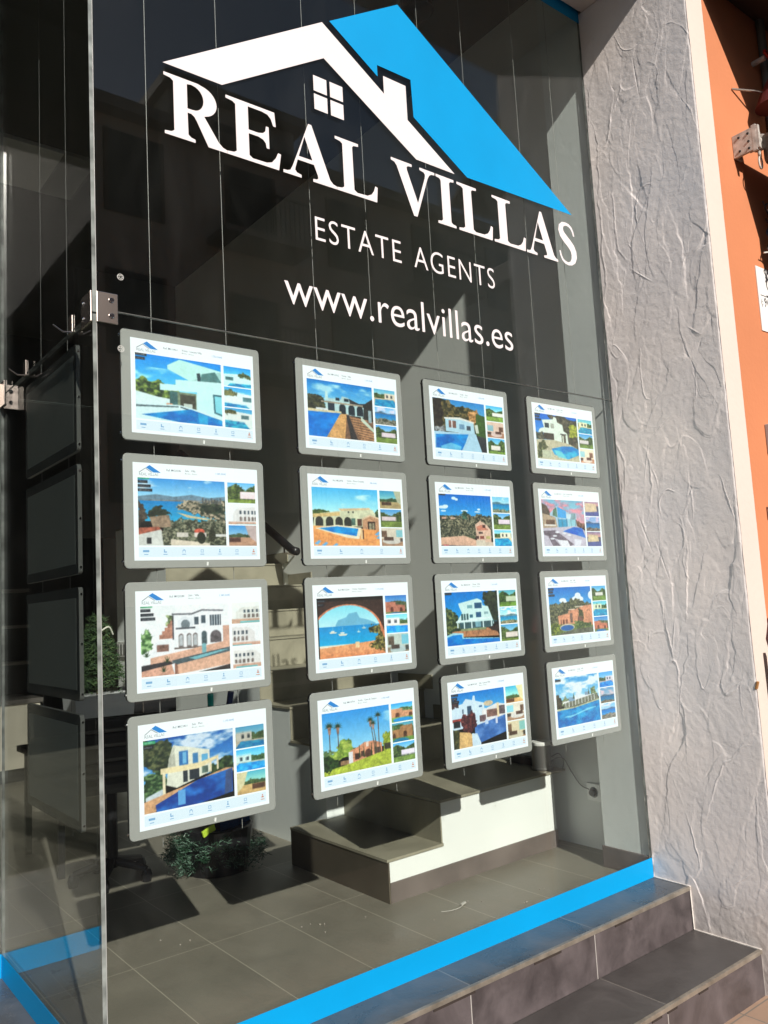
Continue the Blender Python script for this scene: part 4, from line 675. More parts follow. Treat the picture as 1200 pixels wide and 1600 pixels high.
# ------------------------------------------------------------------ glazing
GY0, GY1 = -.045, -.035
def pane(name, label, x0, x1, y0, y1, z0, z1, band=None, band_top=None, worn=None, extra=None):
    """box pane; thin side faces get the edge material"""
    t = thing(name, label, 'window', ((x0 + x1) / 2, (y0 + y1) / 2, z0))
    m = MB(); thin = 'y' if (y1 - y0) < (x1 - x0) else 'x'
    c = [(x0, y0), (x1, y0), (x1, y1), (x0, y1)]
    for i in range(4):
        a, b = c[i], c[(i + 1) % 4]; big = (a[1] == b[1]) if thin == 'y' else (a[0] == b[0])
        m.face([(a[0], a[1], z0), (b[0], b[1], z0), (b[0], b[1], z1), (a[0], a[1], z1)], 0 if big else 1)
    m.face([(x0, y0, z1), (x1, y0, z1), (x1, y1, z1), (x0, y1, z1)], 1); m.face([(x0, y0, z0), (x1, y0, z0), (x1, y1, z0), (x0, y1, z0)], 1)
    m.build('glass', [clear, worn or edge], t)
    return t
lp = pane('window_pane', 'large lower front window pane behind which the lit displays hang', -.08, 2.184, GY0, GY1, ZL, .0240, worn=edge2)
MB().box(-.079, 2.1835, GY0 - .0012, GY0 - .0004, ZL + .0005, ZL + .078).build('blue_band', bluev, lp)
upn = pane('window_pane', 'upper front window pane carrying the white and blue lettering', -.08, 2.184, GY0, GY1, .0265, 1.9, worn=edge2)
MB().box(-.079, 2.1835, GY0 - .0012, GY0 - .0004, 1.822, 1.8985).build('blue_band', bluev, upn)
sp_ = pane('side_pane', 'lower glass pane at right angles to the front, left of the displays', -.092, -.082, GY1 - .009, .949, ZL, .008, worn=edge2)
MB().box(-.0936, -.0928, -.04, .948, ZL + .0005, ZL + .078).build('blue_band', bluev, sp_)
pane('side_pane', 'upper glass pane at right angles to the front, above the side displays', -.092, -.082, GY1 - .009, .949, .014, 1.9, worn=edge2)
fp = pane('door_side_pane', 'narrow fixed glass pane at the back of the entrance beside the door', -.42, -.093, .951, .961, ZL, .008)
MB().box(-.419, -.094, .949, .9498, ZL + .0005, ZL + .078).build('blue_band', bluev, fp)
dp = pane('glass_door', 'frameless glass shop door at the back of the entrance recess', -1.32, -.43, .951, .961, ZL + .006, .008)
MB().box(-1.319, -.431, .949, .9498, ZL + .008, ZL + .078).build('blue_band', bluev, dp)
MB().tube([(-1.2, .947, -1.15), (-1.2, .90, -1.15), (-1.2, .90, -.75), (-1.2, .947, -.75)], .012, 10).build('handle', steel, dp, smooth=True)
pane('transom_pane', 'glass transom over the shop door at the back of the entrance recess', -1.32, -.093, .951, .961, .014, 1.9)
pane('recess_pane', 'glass pane on the far left side of the entrance recess', -1.332, -1.322, GY1, .95, ZL, 1.9)
l2 = pane('left_window_pane', 'wide front window pane left of the entrance recess', -3.8, -1.335, GY0, GY1, ZL, 1.9)
MB().box(-3.799, -1.336, GY0 - .0012, GY0 - .0004, ZL + .0005, ZL + .078).build('blue_band', bluev, l2)
# dark silicone joint between lower and upper panes stays inside the panes' gap
tag(MB().box(-.078, 2.18, GY0 + .001, GY1 - .001, .0241, .0264).build('glazing_joint', mat('silicone', (.10, .10, .095), .5)), 'thin horizontal silicone joint between lower and upper front panes', 'joint')
tag(MB().box(-.0815, -.0795, GY0 + .002, GY1 + .004, ZL, 1.9).build('corner_joint', mat('silicone_clear', (.35, .36, .35), .3)), 'vertical silicone joint at the glass corner left of the displays', 'joint')

def screws(mb_list, t):
    for a, ax in mb_list:
        MB().lathe(a, [(.0, -.004), (.006, -.004), (.0075, -.002), (.0075, .0)], 16, axis=ax).build('screw', chrome, t)
cl = thing('glass_clamp', 'steel corner clamp joining front and side glass panes, nearest the camera', 'clamp', (-.08, -.04, -.012))
MB().box(-.082, -.024, GY0 - .005, GY0 - .0008, -.014, .072, bev=.0012).build('front_plate', steel, cl)
MB().box(-.0975, -.0925, GY0 - .001, .035, -.014, .072, bev=.0012).build('side_plate', steel, cl)
screws([((-.042, GY0 - .005, .052), 'y'), ((-.042, GY0 - .005, .008), 'y')], cl)
screws([((-.0975, .015, .052), 'x'), ((-.0975, .015, .008), 'x')], cl)
c2 = thing('glass_clamp', 'steel clamp at the back corner of the recess holding the door glass', 'clamp', (-.09, .95, -.02))
MB().box(-.150, -.0925, .944, .9485, -.03, .06, bev=.0012).build('front_plate', steel, c2)
MB().box(-.0975, -.0925, .885, .9435, -.03, .06, bev=.0012).build('side_plate', steel, c2)
screws([((-.125, .944, .035), 'y'), ((-.125, .944, -.005), 'y')], c2)
for nm, yy in (('bent steel clip on the side glass just behind the corner clamp', .115), ('bent steel clip on the side glass near the back corner', .60)):
    k = thing('glass_clip', nm, 'clip', (-.09, yy, .0))
    MB().box(-.0965, -.0925, yy, yy + .035, .005, .055, bev=.001).build('plate', steel, k)
    MB().tube([(-.096, yy + .005, .004), (-.12, yy + .01, .004), (-.145, yy + .015, .022)], .0025, 8).build('hook', steel, k)
def ringmark(x, y, z, lab):
    m = MB(); m.lathe((x, y, z), [(.0075, 0), (.0078, -.0008), (.0092, -.0008), (.0095, 0)], 12, axis='y')
    for a in range(5):
        m.obox((x + .0045 * math.cos(a * 1.257), y - .0004, z + .0045 * math.sin(a * 1.257)), (.0028, .0006, .0028), ry=a)
    tag(m.build('glass_sticker', mat('sticker_white', (.55, .55, .52), .5)), lab, 'sticker')
ringmark(-.014, GY0 - .0006, .126, 'tiny round white safety mark on the upper pane above the corner clamp')
ringmark(-.016, GY0 - .0006, -.079, 'tiny round white safety mark on the lower pane below the corner clamp')

# ------------------------------------------------------------------ lettering on the upper pane
sg = thing('window_sign', 'white and blue house logo with shop name and web address on the glass', 'sign', (1.05, GY0, .15))
yv = GY0 - .0013
def vinyl(name, splines, m, y=yv):
    v, f = curve_mesh(splines, .0004); b = MB(); addvf(b, ([(p[0], y + p[2], p[1]) for p in v], f)); return b.build(name, m, sg)
vinyl('white_roof', [[(.125, .82), (.713, 1.2), (.975, 1.03), (.975, 1.1), (1.081, 1.1), (1.081, .965), (1.306, .82), (1.112, .82), (.713, 1.066), (.319, .82)]], whitev)
vinyl('blue_roof', [[(.745, 1.218), (1.065, 1.422), (2.008, .838), (1.373, .826), (1.112, .987), (1.108, 1.135), (.949, 1.133), (.949, 1.088)]], bluev)
vinyl('window_mark', [[(a, b), (a + .054, b), (a + .054, b + .056), (a, b + .056)] for a in (.665, .7325) for b in (.863, .930)], whitev)
cap = .195; zb = .597
for ch, xa, xb in (('R', .127, .329), ('E', .330, .524), ('A', .531, .742), ('L', .743, .92), ('V', .989, 1.199), ('I', 1.205, 1.297), ('L', 1.313, 1.499), ('L', 1.505, 1.692), ('A', 1.694, 1.89), ('S', 1.894, 2.026)):
    wd, sp = GL[ch]; s_ = [[(xa + p[0] / wd * (xb - xa), zb + p[1] * cap) for p in q] for q in sp]
    vinyl('letter', s_, whitev)
def line(name, body, x0, x1, z0, z1, spacing=1.0, bold=0.0):
    cu = bpy.data.curves.new('txt', 'FONT'); cu.body = body; cu.space_character = spacing; cu.resolution_u = 5; cu.extrude = .0001; cu.offset = bold
    v, f = fit_box(curve_to_vf(cu), x0, x1, z0, z1, yv); b = MB(); addvf(b, (v, f)); return b.build(name, whitev, sg)
line('tagline_text', 'ESTATE', .645, 1.012, .394, .477, 1.13, -.008)
line('tagline_text', 'AGENTS', 1.072, 1.487, .394, .477, 1.13, -.008)
line('web_address_text', 'www.realvillas.es', .516, 1.567, .154, .267, 1.0, -.004)

# ------------------------------------------------------------------ hanging displays
CX = (0.0, .5732, 1.1186, 1.6748); PW, PH, PR = .44, .3207, .3583
page_m = mat('display_page', (.3, .3, .3), .3, emis=(.80, .90, .93, .80)); strip_m = mat('display_strip', (.3, .3, .3), .3, emis=(.56, .74, .86, .8))
pic_m = attr_emit('display_picture', .95)
gtext = mat('display_text', (.05, .05, .05), .4, emis=(.12, .15, .19, 1.)); btext = mat('display_blue_text', (.05, .05, .05), .4, emis=(.10, .32, .62, 1.)); lblue = mat('logo_blue', (.02, .05, .1), .4, emis=(.01, .22, .62, .95)); lgrey = mat('logo_grey', (.05, .05, .05), .4, emis=(.30, .34, .37, 1.)); icon_m = mat('icon_blue', (.05, .05, .05), .4, emis=(.17, .40, .66, 1.)); icon_r = mat('icon_red', (.05, .05, .05), .4, emis=(.6, .2, .1, 1.))
bezel = mat('frosted_acrylic_bezel', (.345, .355, .345), .25, spec=.7); bside = mat('display_side', (.02, .02, .02), .35)
def rrect(x0, x1, z0, z1, r, n=5):
    return arc(x1 - r, z1 - r, r, r, 0, 90, n) + arc(x0 + r, z1 - r, r, r, 90, 180, n) + arc(x0 + r, z0 + r, r, r, 180, 270, n) + arc(x1 - r, z0 + r, r, r, 270, 360, n)
glyph_cache = {}
def vf_of(t):
    if t not in glyph_cache:
        cu = bpy.data.curves.new('txt', 'FONT'); cu.body = t; cu.resolution_u = 1; cu.offset = .006; glyph_cache[t] = curve_to_vf(cu)
    return glyph_cache[t]
def small_text(mb, t, x, z, h, y, mi=0):
    v, f = vf_of(t); b = len(mb.v)
    for p in v: mb.v.append((x + p[0] * h * 1.45, y, z + p[1] * h * 1.6))
    for q in f: mb.f.append(tuple(b + i for i in q)); mb.mi.append(mi)
def icons(x0, z, n, y, parent):
    for k in range(n):
        mb = MB(); x = x0 + k * (.335 / (n - 1)); s_ = .0045
        if k == 0: mb.face([(x - 2 * s_, y, z - s_ * .7), (x + 2 * s_, y, z - s_ * .7), (x + 2 * s_, y, z + s_ * .6), (x - 2 * s_, y, z + s_ * .6)])
        elif k == 1: mb.face([(x - s_, y, z - s_), (x + s_, y, z - s_), (x + s_, y, z - s_ * .3), (x - s_ * .3, y, z - s_ * .3), (x - s_ * .3, y, z + s_), (x - s_, y, z + s_)])
        elif k == 2: [mb.face([(x + a * s_, y, z + b * s_), (x + (a + .3) * s_, y, z + b * s_), (x + (a + .3) * s_, y, z + (b + 1.2) * s_), (x + a * s_, y, z + (b + 1.2) * s_)]) for a, b in ((-1, -1), (.8, -1))]; mb.face([(x - 1.2 * s_, y, z + .25 * s_), (x + 1.2 * s_, y, z + .25 * s_), (x, y, z + 1.2 * s_)])
        elif k == n - 1: mb.face([(x - s_, y, z - s_), (x + s_, y, z - s_), (x + s_ * .6, y, z - .1 * s_), (x - s_ * .6, y, z - .1 * s_)], 1); mb.face([(x - s_ * .4, y, z + .2 * s_), (x + s_ * .4, y, z + .2 * s_), (x + s_ * .4, y, z + s_), (x - s_ * .4, y, z + s_)], 1)
        elif k == 4: mb.face([(x - s_ * .8, y, z - s_), (x + s_ * .8, y, z - s_), (x, y, z + .4 * s_)]); mb.face([(x - s_ * .4, y, z + .4 * s_), (x + s_ * .4, y, z + .4 * s_), (x + s_ * .4, y, z + s_ * 1.2), (x - s_ * .4, y, z + s_ * 1.2)])
        else:
            for a, b, c, d in ((-1, -.9, 1, -.6), (-1, .6, 1, .9), (-1, -.6, -.7, .6), (.7, -.6, 1, .6)): mb.face([(x + a * s_, y, z + b * s_), (x + c * s_, y, z + b * s_), (x + c * s_, y, z + d * s_), (x + a * s_, y, z + d * s_)])
        mb.face([(x - .006, y, z - .0105), (x + .006, y, z - .0105), (x + .006, y, z - .0085), (x - .006, y, z - .0085)], 1 if k == n - 1 else 0)
        mb.build('icon', [icon_m, icon_r], parent)
heads = [('Ref. M010461', 'Venta · Luxury Villa', '1.750.000€', 7), ('Ref. M020346', 'Sale · Villa', '1.349.000€', 7), ('Ref. M020248', 'Sale · Villa', '1.349.000€', 7), ('Ref. M023461', 'Sale · Plot', '1.195.000€', 7),
         ('Ref. M010302', 'Venta · Villa', '1.200.000€', 6), ('Ref. M23478', 'Venta · Finca Country', '985.000€', 5), ('Ref. M010204', 'Venta · Residence', '1.190.000€', 6), ('Ref. M010700', 'Venta · Casa de Campo', '1.095.000€', 7),
         ('Ref. M021021', 'Venta · Casa', '1.395.000€', 7), ('Ref. M020200', 'Venta · Villa', '1.175.000€', 7), ('Ref. M020314', 'Venta · Villa', '1.250.000€', 7), ('Ref. M030168', 'Sale · Luxury Villa', '1.295.000€', 7),
         ('Ref. M011080', 'Venta · Villa', '1.195.000€', 7), ('Ref. M010012', 'Sale · Luxury Villa', '2.950.000€', 7), ('Ref. M020052', 'Sale · Villa', '975.000€', 7), ('Ref. M021520', 'Venta · Villa', '1.675.000€', 6)]
LAB = ['a white modern flat roofed villa with oblong pool', 'a blue bay and coastline above tiled roofs', 'a drawn rendering of an arched white villa on white ground', 'a cream two storey house beside a deep blue pool and pine',
       'an arcaded villa between a blue pool and wooden decking', 'a low finca with dark arches, a small pool and orange terrace', 'a hazy rock and boats at sea framed by a dark arch', 'tall palms over a green lawn and clay house',
       'a white bungalow and pool under dark trees', 'a hillside of trees with a pink house under wide blue sky', 'a three storey white villa above a pool corner', 'a white house with a dark red bush and pillared pool terrace',
       'a white house, palm and angular turquoise pool', 'a glass fronted villa under a pink dusk sky', 'a clay coloured villa among trees with a small oval pool', 'a low white villa across a very broad blue pool']
COLN = ['leftmost', 'second', 'third', 'rightmost']; ROWN = ['top', 'second row', 'third row', 'bottom']
frame_me = None
for c in range(4):
    for r in range(4):
        i = c * 4 + r; x0 = CX[c]; zt = -r * PR; zb_ = zt - PH
        d = thing('light_display', 'lit display showing %s' % LAB[i], 'display', (x0 + PW / 2, .006, zb_), 'lit property displays hanging in the window')
        if frame_me is None:
            out = rrect(x0, x0 + PW, zb_, zt, .014); inn = rrect(x0 + .0015, x0 + PW - .0015, zb_ + .0015, zt - .0015, .0128); m = MB()
            m.face([(p[0], 0, p[1]) for p in inn], 0); n_ = len(out)
            for k in range(n_):
                j = (k + 1) % n_; m.face([(inn[k][0], 0, inn[k][1]), (inn[j][0], 0, inn[j][1]), (out[j][0], .0015, out[j][1]), (out[k][0], .0015, out[k][1])], 0)
                m.face([(out[k][0], .0015, out[k][1]), (out[j][0], .0015, out[j][1]), (out[j][0], .013, out[j][1]), (out[k][0], .013, out[k][1])], 1)
            m.face([(p[0], .013, p[1]) for p in out], 1); fo = m.build('bezel', [bezel, bside], d); frame_me = fo.data
        else:
            fo = bpy.data.objects.new('bezel', frame_me); C.objects.link(fo); fo.parent = d
        for zz in (zt - .02, zb_ + .02):
            MB().lathe((x0 - .0015, .007, zz), [(.0, -.003), (.0035, -.003), (.0035, .002)], 10, axis='x').build('standoff', chrome, d)
        px0, px1, pz1, pz0 = x0 + .0275, x0 + PW - .0225, zt - .0245, zb_ + .022
        sw, sh = px1 - px0, pz1 - pz0; U = lambda u: px0 + u * sw; V = lambda v: pz1 - v * sh
        pg = MB().box(px0, px1, -.0004, .001, pz0, pz1).build('page', page_m, d)
        MB().face([(U(.033), -.0008, V(.965)), (U(.975), -.0008, V(.965)), (U(.975), -.0008, V(.865)), (U(.033), -.0008, V(.865))]).build('icon_strip', strip_m, pg)
        icons(U(.085), V(.905), heads[i][3], -.0012, pg)
        raster('photo', photo(i), U(.033), U(.715), V(.155), V(.848), -.0009, pic_m, pg)
        for k in range(3): raster('thumbnail', thumb(THUMBS[i][k], i * 7 + k * 3 + 1), U(.738), U(.975), V(.158 + k * .235), V(.158 + k * .235 + .222), -.0009, pic_m, pg)
        lg = MB(); lx, lz, ls = U(.04), V(.098), .066 / 1.9
        T = lambda q: [(lx + (p[0] - .12) * ls * 1.0, -.0009, lz + (p[1] - .82) * ls * 1.0) for p in q]
        lg.face(T([(.745, 1.218), (1.065, 1.422), (2.008, .83), (1.373, .83), (1.112, .987), (1.0, 1.06)]), 0)
        lg.face(T([(.125, .80), (.25, .80), (.713, 1.12), (.713, 1.2)]), 1); lg.face(T([(.713, 1.2), (.713, 1.12), (1.18, .82), (1.3, .82)]), 1)
        small_text(lg, 'REAL VILLAS', lx + .001, lz - .0095, .0072, -.0009, 1); lg.build('logo', [lblue, lgrey], pg)
        hd = heads[i]
        for tx, u_, v_, h_, mi_ in ((hd[0], .25, .075, .0055, 0), (hd[1], .395, .07, .0055, 0), ('Moraira · Alicante', .395, .097, .0036, 2), (hd[2], .64, .082, .0052, 1)):
            cp = MB(); small_text(cp, tx, U(u_), V(v_), h_, -.0009, mi_); cp.build('caption', [gtext, btext, lgrey], pg)
        small_text(cp, hd[2], U(.64), V(.082), .0052, -.0009, 1); cp.build('caption', [gtext, btext, lgrey], pg)
        MB().obox((x0 + PW * .555, -.001, zb_ + .0105), (.0055, .0016, .011), ry=.12, bev=.0006).build('glint_mark', mat('glint_white', (.85, .85, .85), .3), d)  # white sliver imitating a light reflex on the lower bezel
# side displays, dark, facing the entrance
for r in range(4):
    zt = -r * PR; zb_ = zt - PH; y0 = .20; PWS = .545
    d = thing('dark_display', ['topmost', 'second from top', 'third from top', 'lowest'][r] + ' of the unlit dark displays hanging behind the side glass', 'display', (-.05, y0 + .27, zb_), 'unlit displays behind the side glass')
    out = rrect(y0, y0 + PWS, zb_, zt, .012); m = MB(); m.face([(-.060, p[0], p[1]) for p in out], 0); n_ = len(out)
    for k in range(n_): j = (k + 1) % n_; m.face([(-.060, *out[k]), (-.060, *out[j]), (-.048, *out[j]), (-.048, *out[k])], 1)
    m.face([(-.048, p[0], p[1]) for p in out], 1); m.build('bezel', [mat('dark_acrylic', (.05, .056, .056), .2), mat('display_edge_light', (.22, .23, .22), .3)], d)
    MB().box(-.0606, -.0596, y0 + .025, y0 + PWS - .022, zb_ + .03, zt - .03).build('screen', mat('unlit_screen', (.16, .18, .17), .35), d)
    for zz in (zt - .02, zt - PH / 2, zb_ + .02): MB().lathe((-.054, y0 - .001, zz), [(.0, -.003), (.003, -.003), (.003, .001)], 10, axis='y').build('standoff', chrome, d)
# suspension wires
for c in range(4):
    for k, dx in enumerate((.098, .337)):
        x = CX[c] + dx
        tag(MB().tube([(x, .018, -1.43), (x, .018, ZC)], .0009, 6).build('suspension_wire', mat('steel_wire', (.30, .30, .29), .45)),
            'thin steel wire, %s of the pair carrying the %s display column' % (('left', 'right')[k], COLN[c]), 'wire', 'wires carrying the displays')
for k, y in enumerate((.335, .62)):
    tag(MB().tube([(-.042, y, -1.43), (-.042, y, ZC)], .0008, 6).build('suspension_wire', MATS['steel_wire']), 'thin steel wire, %s of the pair behind the side glass' % ('nearer', 'farther')[k], 'wire', 'wires carrying the displays')
# ------------------------------------------------------------------ inside the shop
def needles(mb, x, y, z, r, n, rr, L=.03, droop=0.):
    for _ in range(n):
        d = Vector((rr.gauss(0, 1), rr.gauss(0, 1), rr.gauss(0, .8))).normalized(); p = Vector((x, y, z)) + d * r * rr.random() ** .5
        t = Vector((rr.gauss(0, 1), rr.gauss(0, 1), rr.gauss(.3, .7))).normalized() * L * rr.uniform(.6, 1.3); s_ = t.orthogonal().normalized() * L * .11
        mb.face([p - s_, p + t - s_ * .2, p + t + s_ * .2, p + s_], 0 if rr.random() < .6 else 1)
gn1 = mat('needle_green', (.035, .075, .03), .6); gn2 = mat('needle_light', (.075, .13, .045), .55)
fx, fy, fz = .62, 2.05, -1.17
ft = thing('conifer', 'small bushy green conifer in a white planter behind the corner glass', 'plant', (fx, fy, fz))
rr = random.Random(8); m = MB()
for k in range(46):
    h = k / 46; zz = fz + .02 + h * .34; R0 = .115 * (1 - h) ** .8 + .01
    for j in range(5):
        a = rr.random() * 6.28; bx, by = fx + R0 * math.cos(a), fy + R0 * math.sin(a); needles(m, (fx + bx) / 2, (fy + by) / 2, zz, R0 * .5, 7, rr, .03); needles(m, bx, by, zz + .02, .016, 6, rr, .03)
m.build('foliage', [gn1, gn2], ft, recalc=False); MB().tube([(fx, fy, fz - .03), (fx, fy, fz + .25)], [.012, .004], 8).build('trunk', mat('bark', (.08, .05, .03), .9), ft)
sw_ = MB(); sw_.tube(smooth_pts([(fx - .02, fy - .06, fz + .29), (fx + .03, fy - .07, fz + .32), (fx + .06, fy - .05, fz + .28)]), .004, 6); sw_.build('ribbon', mat('pale_ribbon', (.7, .7, .62), .5), ft)
pl_ = thing('planter', 'white box planter standing on the desk under the conifer', 'planter', (fx, fy, -1.45))
MB().prism([(fx - .13, -1.448), (fx + .13, -1.448), (fx + .15, -1.185), (fx - .15, -1.185)], 'y', fy - .1, fy + .1).build('box', mat('planter_white', (.78, .80, .82), .5, var=.06, scale=9), pl_)
dk = thing('desk', 'dark desk behind the leftmost display column carrying planter and pens', 'desk', (.85, 2.1, ZF))
MB().box(.35, 1.38, 1.9, 2.55, -1.48, -1.4495, bev=.004).build('desk_top', mat('dark_wood', (.03, .025, .02), .35, var=.3, scale=6), dk)
for x in (.38, 1.33):
    for y in (1.94, 2.5): MB().box(x, x + .03, y - .015, y + .015, ZF + .001, -1.481).build('leg', black, dk)
mo = thing('monitor', 'black monitor standing on the desk between two display rows', 'monitor', (.98, 2.2, -1.449))
MB().box(.78, 1.10, 2.2, 2.23, -1.40, -1.175, bev=.005).build('screen', black, mo); MB().box(.91, .95, 2.21, 2.23, -1.449, -1.38).build('stand', black, mo); MB().box(.84, 1.02, 2.14, 2.3, -1.449, -1.44, bev=.003).build('foot', black, mo)
MB().box(.905, .912, 2.195, 2.1995, -1.39, -1.18).build('trim', steel, mo)
bt = thing('bottle', 'teal capped dark bottle standing on the desk', 'bottle', (1.19, 1.96, -1.449))
MB().lathe((1.19, 1.96, -1.449), [(.0, .0), (.014, .0), (.014, .13), (.0, .13)], 16).build('body', black, bt); MB().lathe((1.19, 1.96, -1.449), [(.0, .13), (.016, .13), (.017, .2), (.012, .212), (.0, .213)], 16).build('cap', mat('teal_plastic', (.0, .35, .32), .35), bt)
tag(MB().obox((1.3, 1.97, -1.345), (.03, .02, .21), ry=.18, bev=.003).build('folder', mat('navy_card', (.01, .025, .12), .4)), 'narrow navy blue folder leaning upright on the desk', 'folder')
def chair(x, y, rz, lab):
    t = thing('office_chair', lab, 'chair', (x, y, ZF))
    def L(p): c, s_ = math.cos(rz), math.sin(rz); return (x + p[0] * c - p[1] * s_, y + p[0] * s_ + p[1] * c, ZF + p[2])
    MB().obox(L((0, 0, .46)), (.44, .44, .07), rz=rz, bev=.025).build('seat', blackl, t)
    b = MB()
    for k in range(4): b.obox(L((0, .22 + .015 * k, .54 + .065 * k)), (.44 - .01 * k, .05, .068), rz=rz, bev=.018)
    b.build('backrest', blackl, t)
    for s_ in (-1, 1):
        MB().tube(smooth_pts([L((.25 * s_, .22, .42)), L((.26 * s_, .2, .66)), L((.26 * s_, .1, .69)), L((.26 * s_, -.2, .68)), L((.26 * s_, -.22, .45))]), .011, 8).build('armrest', chrome, t, smooth=True)
    MB().tube([L((0, 0, .06)), L((0, 0, .43))], .025, 10).build('gas_column', black, t)
    for k in range(5): a = k * 1.2566; MB().tube([L((0, 0, .09)), L((.17 * math.cos(a), .17 * math.sin(a), .055))], [.022, .014], 8).lathe(L((.17 * math.cos(a), .17 * math.sin(a), .0)), [(.0, .001), (.02, .001), (.026, .03), (.018, .055), (.0, .056)], 10).build('leg', black, t)
chair(.56, 1.72, 2.9, 'black leather chair with chrome arms just behind the corner glass'); 
# wreath basket by the stairs
wx, wy = .98, 1.5
wr = thing('garland_basket', 'dark basket ringed with green tinsel garland on the floor by the steps', 'basket', (wx, wy, ZF))
MB().lathe((wx, wy, ZF), [(.0, .001), (.14, .001), (.17, .2), (.16, .205), (.0, .17)], 24).build('basket', black, wr)
rr = random.Random(21); g = MB()
for k in range(170):
    a = rr.random() * 6.28; q = rr.random(); needles(g, wx + (.18 + .04 * q) * math.cos(a) , wy + (.18 + .04 * q) * math.sin(a), ZF + .045 + .06 * rr.random() + .08 * (math.cos(a - 3.6) > .4) * rr.random(), .035, 12, rr, .022)
for k in range(60): t_ = k / 60; needles(g, wx - .2 + .05 * math.sin(t_ * 9), wy - .03, ZF + .03 + .16 * t_, .04, 9, rr, .022)
g.build('garland', [mat('tinsel_green', (.02, .055, .03), .35), mat('tinsel_glint', (.16, .26, .2), .2, metal=.3)], wr, recalc=False)
gf = thing('gift_bag', 'shiny dark blue gift bag standing in the garland basket', 'bag', (1.04, 1.48, ZF + .17))
MB().prism([(.97, ZF + .172), (1.12, ZF + .172), (1.135, ZF + .34), (.96, ZF + .34)], 'y', 1.44, 1.52).build('bag', mat('blue_foil', (.01, .06, .2), .2, metal=.5, bump=.8, bscale=25), gf)
MB().tube(smooth_pts([(1.01, 1.44, ZF + .34), (1.02, 1.43, ZF + .39), (1.07, 1.43, ZF + .39), (1.08, 1.44, ZF + .34)]), .003, 6).build('handle', chrome, gf)
tag(MB().obox((.88, 1.38, ZF + .215), (.07, .012, .03), rz=.2, ry=-.3, bev=.004).build('bow', mat('lime_bow', (.45, .62, .05), .5)), 'small lime green bow on the rim of the garland basket', 'bow')
# counter and back furniture
ct = thing('reception_counter', 'cream fronted reception counter far left behind the glass', 'counter', (.72, 4.9, ZF))
MB().box(.42, 1.03, 4.6, 5.1, -1.9, -1.42).build('front_panel', mat('counter_cream', (.75, .70, .58), .5, var=.03, scale=3), ct); MB().box(.40, 1.05, 4.58, 5.12, -1.419, -1.385, bev=.003).build('counter_top', mat('counter_top', (.12, .11, .1), .3), ct); MB().box(.45, 1.0, 4.65, 5.1, ZF + .001, -1.901).build('plinth', black, ct)
sv = thing('shelf_unit', 'dark shelves with pale boards at the back of the shop', 'shelf', (-.3, 6.4, ZF))
MB().box(-1.6, .9, 6.55, 6.8, ZF + .001, -.2).build('back_panel', mat('shelf_dark', (.05, .045, .042), .6), sv)
for z in (-1.2, -.85, -.5): MB().box(-1.58, .88, 6.3, 6.548, z, z + .03).build('shelf', mat('shelf_pale', (.4, .35, .3), .5), sv)
pn = thing('wall_panel', 'small white switch panel on the stair side wall', 'switch', (1.44, 4.0, -1.1))
MB().box(1.4395, 1.451, 3.78, 4.05, -1.10, -.985, bev=.004).build('plate', mat('socket_plastic2', (.75, .75, .73), .4), pn)
for k in range(4): MB().box(1.4365, 1.4393, 3.80 + k * .063, 3.845 + k * .063, -1.08, -1.005).build('switch', mat('switch_grey', (.35, .35, .34), .4), pn)
cs = thing('ceiling_spotlight', 'round black unlit spotlight under the ceiling above the blue roof', 'spotlight', (1.87, .72, ZC - .06))
MB().lathe((1.87, .72, ZC), [(.0, -.001), (.05, -.001), (.05, -.03), (.085, -.032), (.09, -.075), (.08, -.08), (.0, -.06)], 28).build('housing', black, cs)
for i, (lx, ly) in enumerate(((-.9, 3.4), (.5, 3.4))):
    k = thing('ceiling_panel_light', ('unlit square ceiling panel far left inside', 'unlit square ceiling panel over the desk area')[i], 'light', (lx, ly, ZC - .03)); MB().box(lx - .3, lx + .3, ly - .3, ly + .3, ZC - .03, ZC - .002, bev=.003).build('panel', mat('panel_white', (.6, .6, .58), .5), k)
# ------------------------------------------------------------------ the orange wall and what hangs on it
YO = YJ + .004
aw = thing('awning', 'dark brown folded awning cassette with metal end bracket on the orange wall', 'awning', (3.4, -.8, .95))
brown = mat('brown_metal', (.045, .026, .018), .5, var=.2, scale=5)
MB().box(2.50, 5.2, -1.02, YO - .10, .93, 1.06, bev=.02).build('cassette', brown, aw)
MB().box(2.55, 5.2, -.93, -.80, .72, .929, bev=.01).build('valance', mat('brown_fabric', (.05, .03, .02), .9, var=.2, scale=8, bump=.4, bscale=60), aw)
br = MB(); br.box(2.455, 2.468, YO - .115, YO - .001, .985, 1.085, bev=.002); br.box(2.46, 2.51, YO - .012, YO - .001, .985, 1.085, bev=.002); br.box(2.468, 2.505, YO - .10, YO - .05, 1.0, 1.075, bev=.004)
br.box(2.4545, 2.4665, YO - .105, YO - .085, .978, 1.092, bev=.002); br.build('wall_bracket', mat('galvanised', (.50, .46, .42), .5, metal=.1, var=.3, scale=40), aw)
MB().lathe((2.508, YO - .085, 1.035), [(.0, -.012), (.018, -.012), (.02, .0), (.036, .004), (.038, .012), (.0, .014)], 20, axis='x').build('gear_wheel', MATS['galvanised'], aw)
for by_, bz_ in ((.03, 1.065), (.03, 1.005), (.07, 1.065), (.07, 1.03), (.07, 1.0)): MB().lathe((2.4545, YO - by_, bz_), [(.0, -.004), (.004, -.004), (.0055, .0)], 8, axis='x').build('bolt', black, aw)
